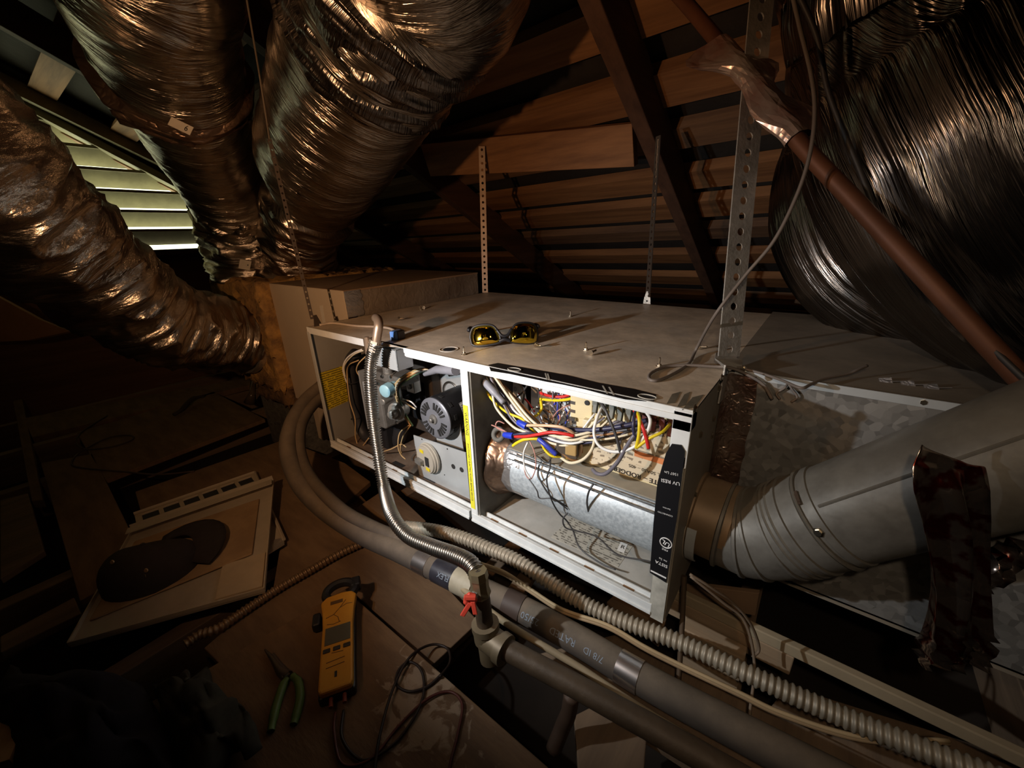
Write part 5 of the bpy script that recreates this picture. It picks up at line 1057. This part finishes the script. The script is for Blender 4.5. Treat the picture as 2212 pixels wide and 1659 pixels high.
# clamp meter
PZ = FZ+.035
CM = thing('clamp_meter', at(733, 1420, z=PZ), 'yellow clamp meter with black jaws lying on the brown plank', 'meter')
m0 = at(732, 1516, z=PZ); m1 = at(738, 1305, z=PZ); mu = m1-m0; ML = np.linalg.norm(mu); mu /= ML; mv = np.cross(mu, (0, 0, 1)); mv /= np.linalg.norm(mv)
def mp_(u, v, w): return m0+mu*u*ML+mv*v+np.array((0, 0, w))
m_my = mat('meter_yellow', (.62, .29, .028), .5, var=.12, vscale=18)
HW = .0285
def slab(poly, z0, z1, name, m, par, bev=.002):
    b = MB(); b.prism([mp_(u, v, z1) for u, v in poly], (0, 0, z0-z1)); return P(name, b, m, par, bevel=bev)
slab([(0.0, -HW-.002), (0.0, HW+.002), (.80, HW+.002), (.9, HW+.004), (.9, -HW-.004), (.80, -HW-.002)], .0, .020, 'rear_case', m_black, CM, .004)
body = slab([(0.0, -HW*.86), (.03, -HW), (.62, -HW), (.78, -HW*1.08), (.93, -HW*1.25), (.985, -HW*.85), (1.0, HW*.2), (.985, HW*.95), (.93, HW*1.25), (.78, HW*1.08), (.62, HW), (.03, HW), (0.0, HW*.86)], .019, .034, 'front_case', m_my, CM, .004)
slab([(.42, -HW*.78), (.42, HW*.84), (.60, HW*.84), (.60, -HW*.78)], .033, .0352, 'screen', plain('screen_grey', (.11, .105, .08), .25), CM, .0005)
for k in range(3): v = -HW*.62+k*HW*.62; slab([(.345, v-.0065), (.345, v+.0065), (.385, v+.0065), (.385, v-.0065)], .033, .0362, 'button', plain('button_black', (.03, .025, .02), .6), CM, .0015)
slab([(.10, -.002), (.10, .002), (.15, .002), (.15, -.002)], .033, .0348, 'arrow_mark', m_ink, CM, 0)
slab([(.865, -HW*.55), (.865, HW*.3), (.905, HW*.3), (.905, -HW*.55)], .033, .0346, 'name_plate', plain('plate_dark', (.12, .06, .02), .6), CM, 0)
for pts in ([(.88, HW*.5), (.80, HW*.1), (.74, -HW*.3), (.70, HW*.0), (.64, HW*.1)], [(.80, HW*.1), (.83, HW*.6), (.82, HW*.95)], [(.72, -HW*.8), (.74, -HW*.3)], [(.64, HW*.2), (.63, -HW*.3), (.645, -HW*.7)], [(.33, -HW*.3), (.32, HW*.4)], [(.25, -HW*.6), (.26, HW*.5)], [(.2, -HW*.6), (.21, HW*.5)]):
    b = MB(); b.tube([mp_(u, v, .0345) for u, v in pts], .0006, 5); P('printed_line', b, MATS['plate_dark'], CM)
jc = (1.08, HW*.1); out_, in_ = [], []
for k in range(26):
    a = math.radians(-175+k*14); out_.append(mp_(jc[0]+.205*math.sin(a)*.85, jc[1]+.041*math.cos(a), .017))
    in_.append(a)
b = MB(); b.tube([mp_(jc[0]+.115*math.sin(a), jc[1]+.030*math.cos(a)-.002, .020) for a in np.radians(np.linspace(-60, 240, 28))], [.0095]*28, 8); P('jaw', b, m_black, CM, smooth='auto')
b = MB(); b.obox(mp_(1.13, HW*1.15, .018), mu*.013, mv*.010, np.array((0, 0, .011))); P('jaw_latch', b, m_black, CM, bevel=.003)
b = MB(); b.obox(mp_(.80, -HW*1.55, .014), mu*.016, mv*.008, np.array((0, 0, .010))); P('trigger', b, m_black, CM, bevel=.004)
for v in (-.010, .012):
    b = MB(); b.tube([mp_(.02, v, .014), mp_(-.07, v, .014)], .0035, 8); P('lead_plug', b, plain('plug_red', (.28, .06, .03), .5), CM)
# test leads
z_l = PZ+.004
for nm, c_, pts, lab in (('test_lead', (.028, .016, .012), [(742, 1535), (738, 1590), (765, 1632), (800, 1640), (860, 1598), (905, 1530), (916, 1480), (908, 1445), (885, 1430), (862, 1446), (856, 1478), (885, 1494), (925, 1482), (955, 1455)], 'black test lead coiled in loops on the plank below the meter'),
                     ('test_lead', (.13, .03, .02), [(724, 1540), (722, 1585), (740, 1650), (800, 1640), (860, 1570), (920, 1512), (970, 1494), (998, 1520), (990, 1580), (975, 1640), (968, 1680)], 'dark red test lead curving over the plank to the bottom edge'),
                     ):
    b = MB(); b.tube(crv([at(x, y, z=z_l+.002*(k % 2)) for k, (x, y) in enumerate(pts)], 8), .0024, 8); tag(b.build(nm, mat('lead_'+('k' if c_[0] < .1 else 'r'), c_, .5), smooth=True), lab, 'test lead')
b = MB(); b.tube(crv([at(808, 1670, z=z_l), at(820, 1590, z=z_l+.006), at(848, 1490, z=z_l+.006), at(885, 1420, z=z_l+.004), at(930, 1393, z=z_l-.02), at(965, 1400, z=z_l-.025), at(972, 1430, z=z_l-.015), at(950, 1462, z=z_l+.004)], 8), .0024, 8); tag(b.build('test_lead', MATS['lead_k'], smooth=True), 'black test lead hanging over the plank edge in a wide loop', 'test lead')
# pliers
PL = thing('pliers', at(620, 1470, z=PZ), 'pliers with green grips lying left of the clamp meter', 'pliers')
def pz(x, y, h=.006): return at(x, y, z=PZ+h)
b = MB(); b.tube([pz(572, 1403), pz(590, 1425), pz(606, 1450), pz(622, 1462)], [.0015, .005, .008, .010], 10); b.tube([pz(590, 1412), pz(603, 1436), pz(620, 1458)], [.002, .005, .008], 10); P('jaws', b, mat('plier_steel', (.22, .18, .15), .4, metal=.8), PL, smooth='auto')
b = MB(); c = pz(617, 1458, .010); b.lathe(c, (0, 0, 1), [(0, .007), (.003, .006)], 12); P('pivot', b, m_steel, PL)
for pts in ([(620, 1466), (612, 1480), (600, 1515), (592, 1545), (585, 1580)], [(632, 1460), (645, 1475), (648, 1510), (640, 1545), (634, 1565)]):
    b = MB(); b.tube(crv([pz(*q) for q in pts], 5), [.006]*4+[.0075]*13+[.006]*4, 10); P('grip', b, plain('grip_green', (.10, .17, .035), .5), PL, smooth='auto')
# cloth heaps in the dark corner
def heap(name, px, z0, hgt, m, seed, label, cat, n=26):
    q = [at(x, y, z=z0) for x, y in px]; g = np.random.default_rng(seed); rows = []
    for j in range(n):
        for i in range(n):
            u, v = i/(n-1), j/(n-1); p = (q[0]*(1-u)+q[1]*u)*(1-v)+(q[3]*(1-u)+q[2]*u)*v
            e = (math.sin(math.pi*u)*math.sin(math.pi*v))**.5
            h = hgt*e*(.45+.55*(1-abs(2*vnoise(np.array([u*4+seed]), np.array([v*5]), 64, seed)[0]-1)))+.012*e*vnoise(np.array([u*14+2]), np.array([v*14]), 64, seed+1)[0]
            k = .03*(vnoise(np.array([u*5]), np.array([v*5+9]), 64, seed+2)[0]-.5)
            rows.append(p+np.array((k, -k, h)))
    b = MB(); b.add(rows, [(j*n+i, j*n+i+1, (j+1)*n+i+1, (j+1)*n+i) for j in range(n-1) for i in range(n-1)]); o = b.build(name, m, smooth=True); o.modifiers.new('thick', 'SOLIDIFY').thickness = .004
    return tag(o, label, cat)
heap('jacket', [(20, 1440), (300, 1480), (420, 1720), (20, 1760)], -.155, .07, mat('cloth_navy', (.012, .012, .022), .95, var=.4, vscale=20), 41, 'dark navy jacket heaped in the bottom left corner', 'jacket')
heap('work_glove', [(340, 1470), (440, 1455), (575, 1590), (430, 1700)], -.15, .05, mat('cloth_green', (.060, .058, .042), .95, var=.4, vscale=25), 43, 'grey-green work glove lying on the plank left of the pliers', 'glove')
o = MB().prism([at(x, y, z=-.13) for x, y in ((-30, 1500), (58, 1550), (20, 1640), (-40, 1660))], (0, 0, -.02)).build('paper_bag', mat('paper_kraft', (.62, .42, .24), .7, var=.3, vscale=12, crumple=.4, cscale=20.)); tag(o, 'crumpled kraft paper at the bottom left edge', 'paper')
# thin cable coiled on the far boards
b = MB(); b.tube(crv([at(x, y, z=FZ+.004) for x, y in ((232, 898), (180, 930), (165, 955), (185, 970), (240, 965), (285, 950), (280, 940), (235, 945), (175, 975), (155, 1000), (175, 1010), (260, 1018), (340, 1025), (420, 1018))], 7), .003, 8); tag(b.build('thin_cable', mat('cable_thin', (.10, .065, .045), .6), smooth=True), 'thin dark cable coiled on the wide pale board at left', 'cable')
b = MB(); b.tube(crv([at(375, 896, z=FZ+.012), at(392, 885, z=FZ+.02), at(415, 862, z=FZ+.035), at(440, 855, z=FZ+.03)], 5), [.008]*6+[.011]*6+[.007]*4, 10); tag(b.build('rag', mat('rag_dark', (.07, .05, .04), .9), smooth=True), 'dark curled scrap lying on the wide pale board', 'scrap')
b = MB(); b.tube([at(540, 870, z=FZ-.01), at(545, 850, z=FZ+.04), at(548, 815, z=FZ+.1)], [.03, .016, .012], 10); tag(b.build('plastic_bottle', mat('bottle_clear', (.25, .19, .13), .15, trans=.5), smooth=True), 'small clear bottle standing under the left duct end', 'bottle')
# ================================================================ things on top of the furnace
# sunglasses
SG = thing('sunglasses', at(1090, 748, z=FH), 'sunglasses with yellow mirror lenses on the furnace top', 'sunglasses')
ga, gb = at(1017, 750, z=FH+.001), at(1163, 742, z=FH+.001); gx = gb-ga; GL_ = np.linalg.norm(gx); gx /= GL_
gn = np.array((gx[1], -gx[0], 0))                  # toward the viewer
gt = np.array((0, 0, 1.))*math.cos(.28)-gn*math.sin(.28)       # lens plane leans back
def gpt(u, v, w=0.): # u along, v up, w out (wrap curve folded in)
    s = (u/GL_-.5)*2
    return ga+gx*u+gt*v+gn*(w+.016*(1-s*s)-.004)
m_lens = mat('mirror_lens', (.80, .62, .05), .06, metal=1., col2=(.72, .40, .06), vscale=14)
lens1 = [(.004, .006), (.002, .022), (.008, .038), (.022, .044), (.042, .045), (.053, .040), (.061, .026), (.063, .014), (.058, .009), (.03, .004), (.012, .003)]
lens1 = [(u*.97, v) for u, v in lens1]; lens2 = [(GL_-u*.97, v) for u, v in lens1]
for L_ in (lens1, lens2):
    c0 = np.mean(L_, axis=0); rows = []; fs = []; pl_ = crv([(u, v, 0) for u, v in L_+[L_[0]]], 4)[:-1]; n = len(pl_)
    for s, bul in ((0, .0055), (.35, .0048), (.7, .003), (1, .0005)):
        rows += [gpt(c0[0]+(p[0]-c0[0])*s, c0[1]+(p[1]-c0[1])*s, bul) for p in pl_]
    fs = [(i*n+k, i*n+(k+1) % n, (i+1)*n+(k+1) % n, (i+1)*n+k) for i in range(3) for k in range(n)]
    b = MB(); b.add(rows, fs); o = P('lens', b, m_lens, SG, smooth=True); o.modifiers.new('thick', 'SOLIDIFY').thickness = .0015
    b = MB(); b.tube([gpt(p[0]+(p[0]-c0[0])*.05, p[1]+(p[1]-c0[1])*.05, -.001) for p in pl_]+[gpt(pl_[0][0]*1.0+(pl_[0][0]-c0[0])*.05, pl_[0][1]+(pl_[0][1]-c0[1])*.05, -.001)], .0025, 8, cap=False); P('rim', b, plain('frame_black', (.012, .012, .015), .45), SG, smooth=True)
b = MB(); b.tube(crv([gpt(.056, .036, -.001), gpt(GL_/2-.006, .024, .001), gpt(GL_/2+.006, .024, .001), gpt(GL_-.056, .036, -.001)], 5), .0032, 8); b.tube(crv([gpt(.060, .012, 0), gpt(GL_/2, .016, .002), gpt(GL_-.060, .012, 0)], 5), .004, 8); P('bridge', b, MATS['frame_black'], SG, smooth=True)
for u, s in ((-.002, 1), (GL_+.002, -1)):
    b = MB(); b.tube(crv([gpt(u, .034), gpt(u+s*.002, .034, -.02), gpt(u+s*.012, .022, -.07), gpt(u+s*.020, .005, -.115), gpt(u+s*.022, .001, -.13)], 6), [.0042]*12+[.003]*13, 8); P('temple', b, MATS['frame_black'], SG, smooth=True)
# loose screws
sp = hexscrew(MB(), (0, 0, 0), (0, 0, 1), .0042, .0042); sp.lathe((0, 0, .004), (0, 0, 1), [(0, .0019), (.011, .0019), (.013, .0004)], 8)
first = None
spots = [(1002, 762, .2, 'left of the sunglasses'), (1158, 747, 1.2, 'just right of the sunglasses'), (1266, 752, 2.1, 'mid top, further back'), (1276, 764, 2.9, 'mid top, nearer the front'), (1424, 787, .7, 'nearest the grey cable loop'), (1508, 751, 1.6, 'nearest the punched strap at right'), (907, 668, 2.4, 'on the dusty left, near the coil flange'), (915, 666, .4, 'on the dusty left, beside the coil flange'), (1232, 681, 1.0, 'far back behind the sunglasses'), (862, 690, 1.9, 'near the blue connector')]
for i, (px, py, a, w) in enumerate(spots):
    if first is None: o = sp.build('hex_screw', m_screw); first = o
    else: o = first.copy(); COL.objects.link(o)
    q = at(px, py, z=FH+.004); o.location = q+np.array((0, 0, .0022 if i % 2 else -.004))
    if i % 2: o.rotation_euler = (math.radians(84), 0, a)
    tag(o, 'loose hex-head screw on the furnace top, '+w, 'screw', 'loose screws on the furnace top')
# blue connector with its cable
BC = thing('connector_lead', at(850, 725, z=FH), 'blue plug on a pale cable lying on the furnace top left', 'cable')
b = MB(); b.tube(crv([at(690, 702, z=FH+.004), at(720, 698, z=FH+.005), at(770, 704, z=FH+.004), at(815, 706, z=FH+.004), at(840, 709, z=FH+.006), at(856, 716, z=FH+.008)], 7), .0032, 8); P('cable_run', b, mat('cable_pale', (.50, .42, .34), .6, var=.2), BC, smooth=True)
c = at(860, 722, z=FH+.010); b = MB(); b.obox(c, (.013, 0, 0), (0, .010, 0), (0, 0, .010)); P('plug_body', b, mat('plug_grey', (.12, .11, .12), .6), BC, bevel=.002)
c = at(852, 725, z=FH+.010); b = MB(); b.obox(c, (.007, .002, 0), (0, .006, 0), (0, 0, .0105)); P('blue_end', b, plain('plug_blue', (.12, .26, .62), .45), BC, bevel=.002)

o = MB().prism([at(x, y, d=1.75) for x, y in ((-40, 622), (85, 690), (150, 716), (60, 735), (-40, 740))], CR[2]*.02).build('plywood_sheet', mat('sheet_orange', (.50, .27, .12), .7, var=.2, vscale=5)); tag(o, 'orange-brown plywood sheet leaning below the left foil duct', 'board')
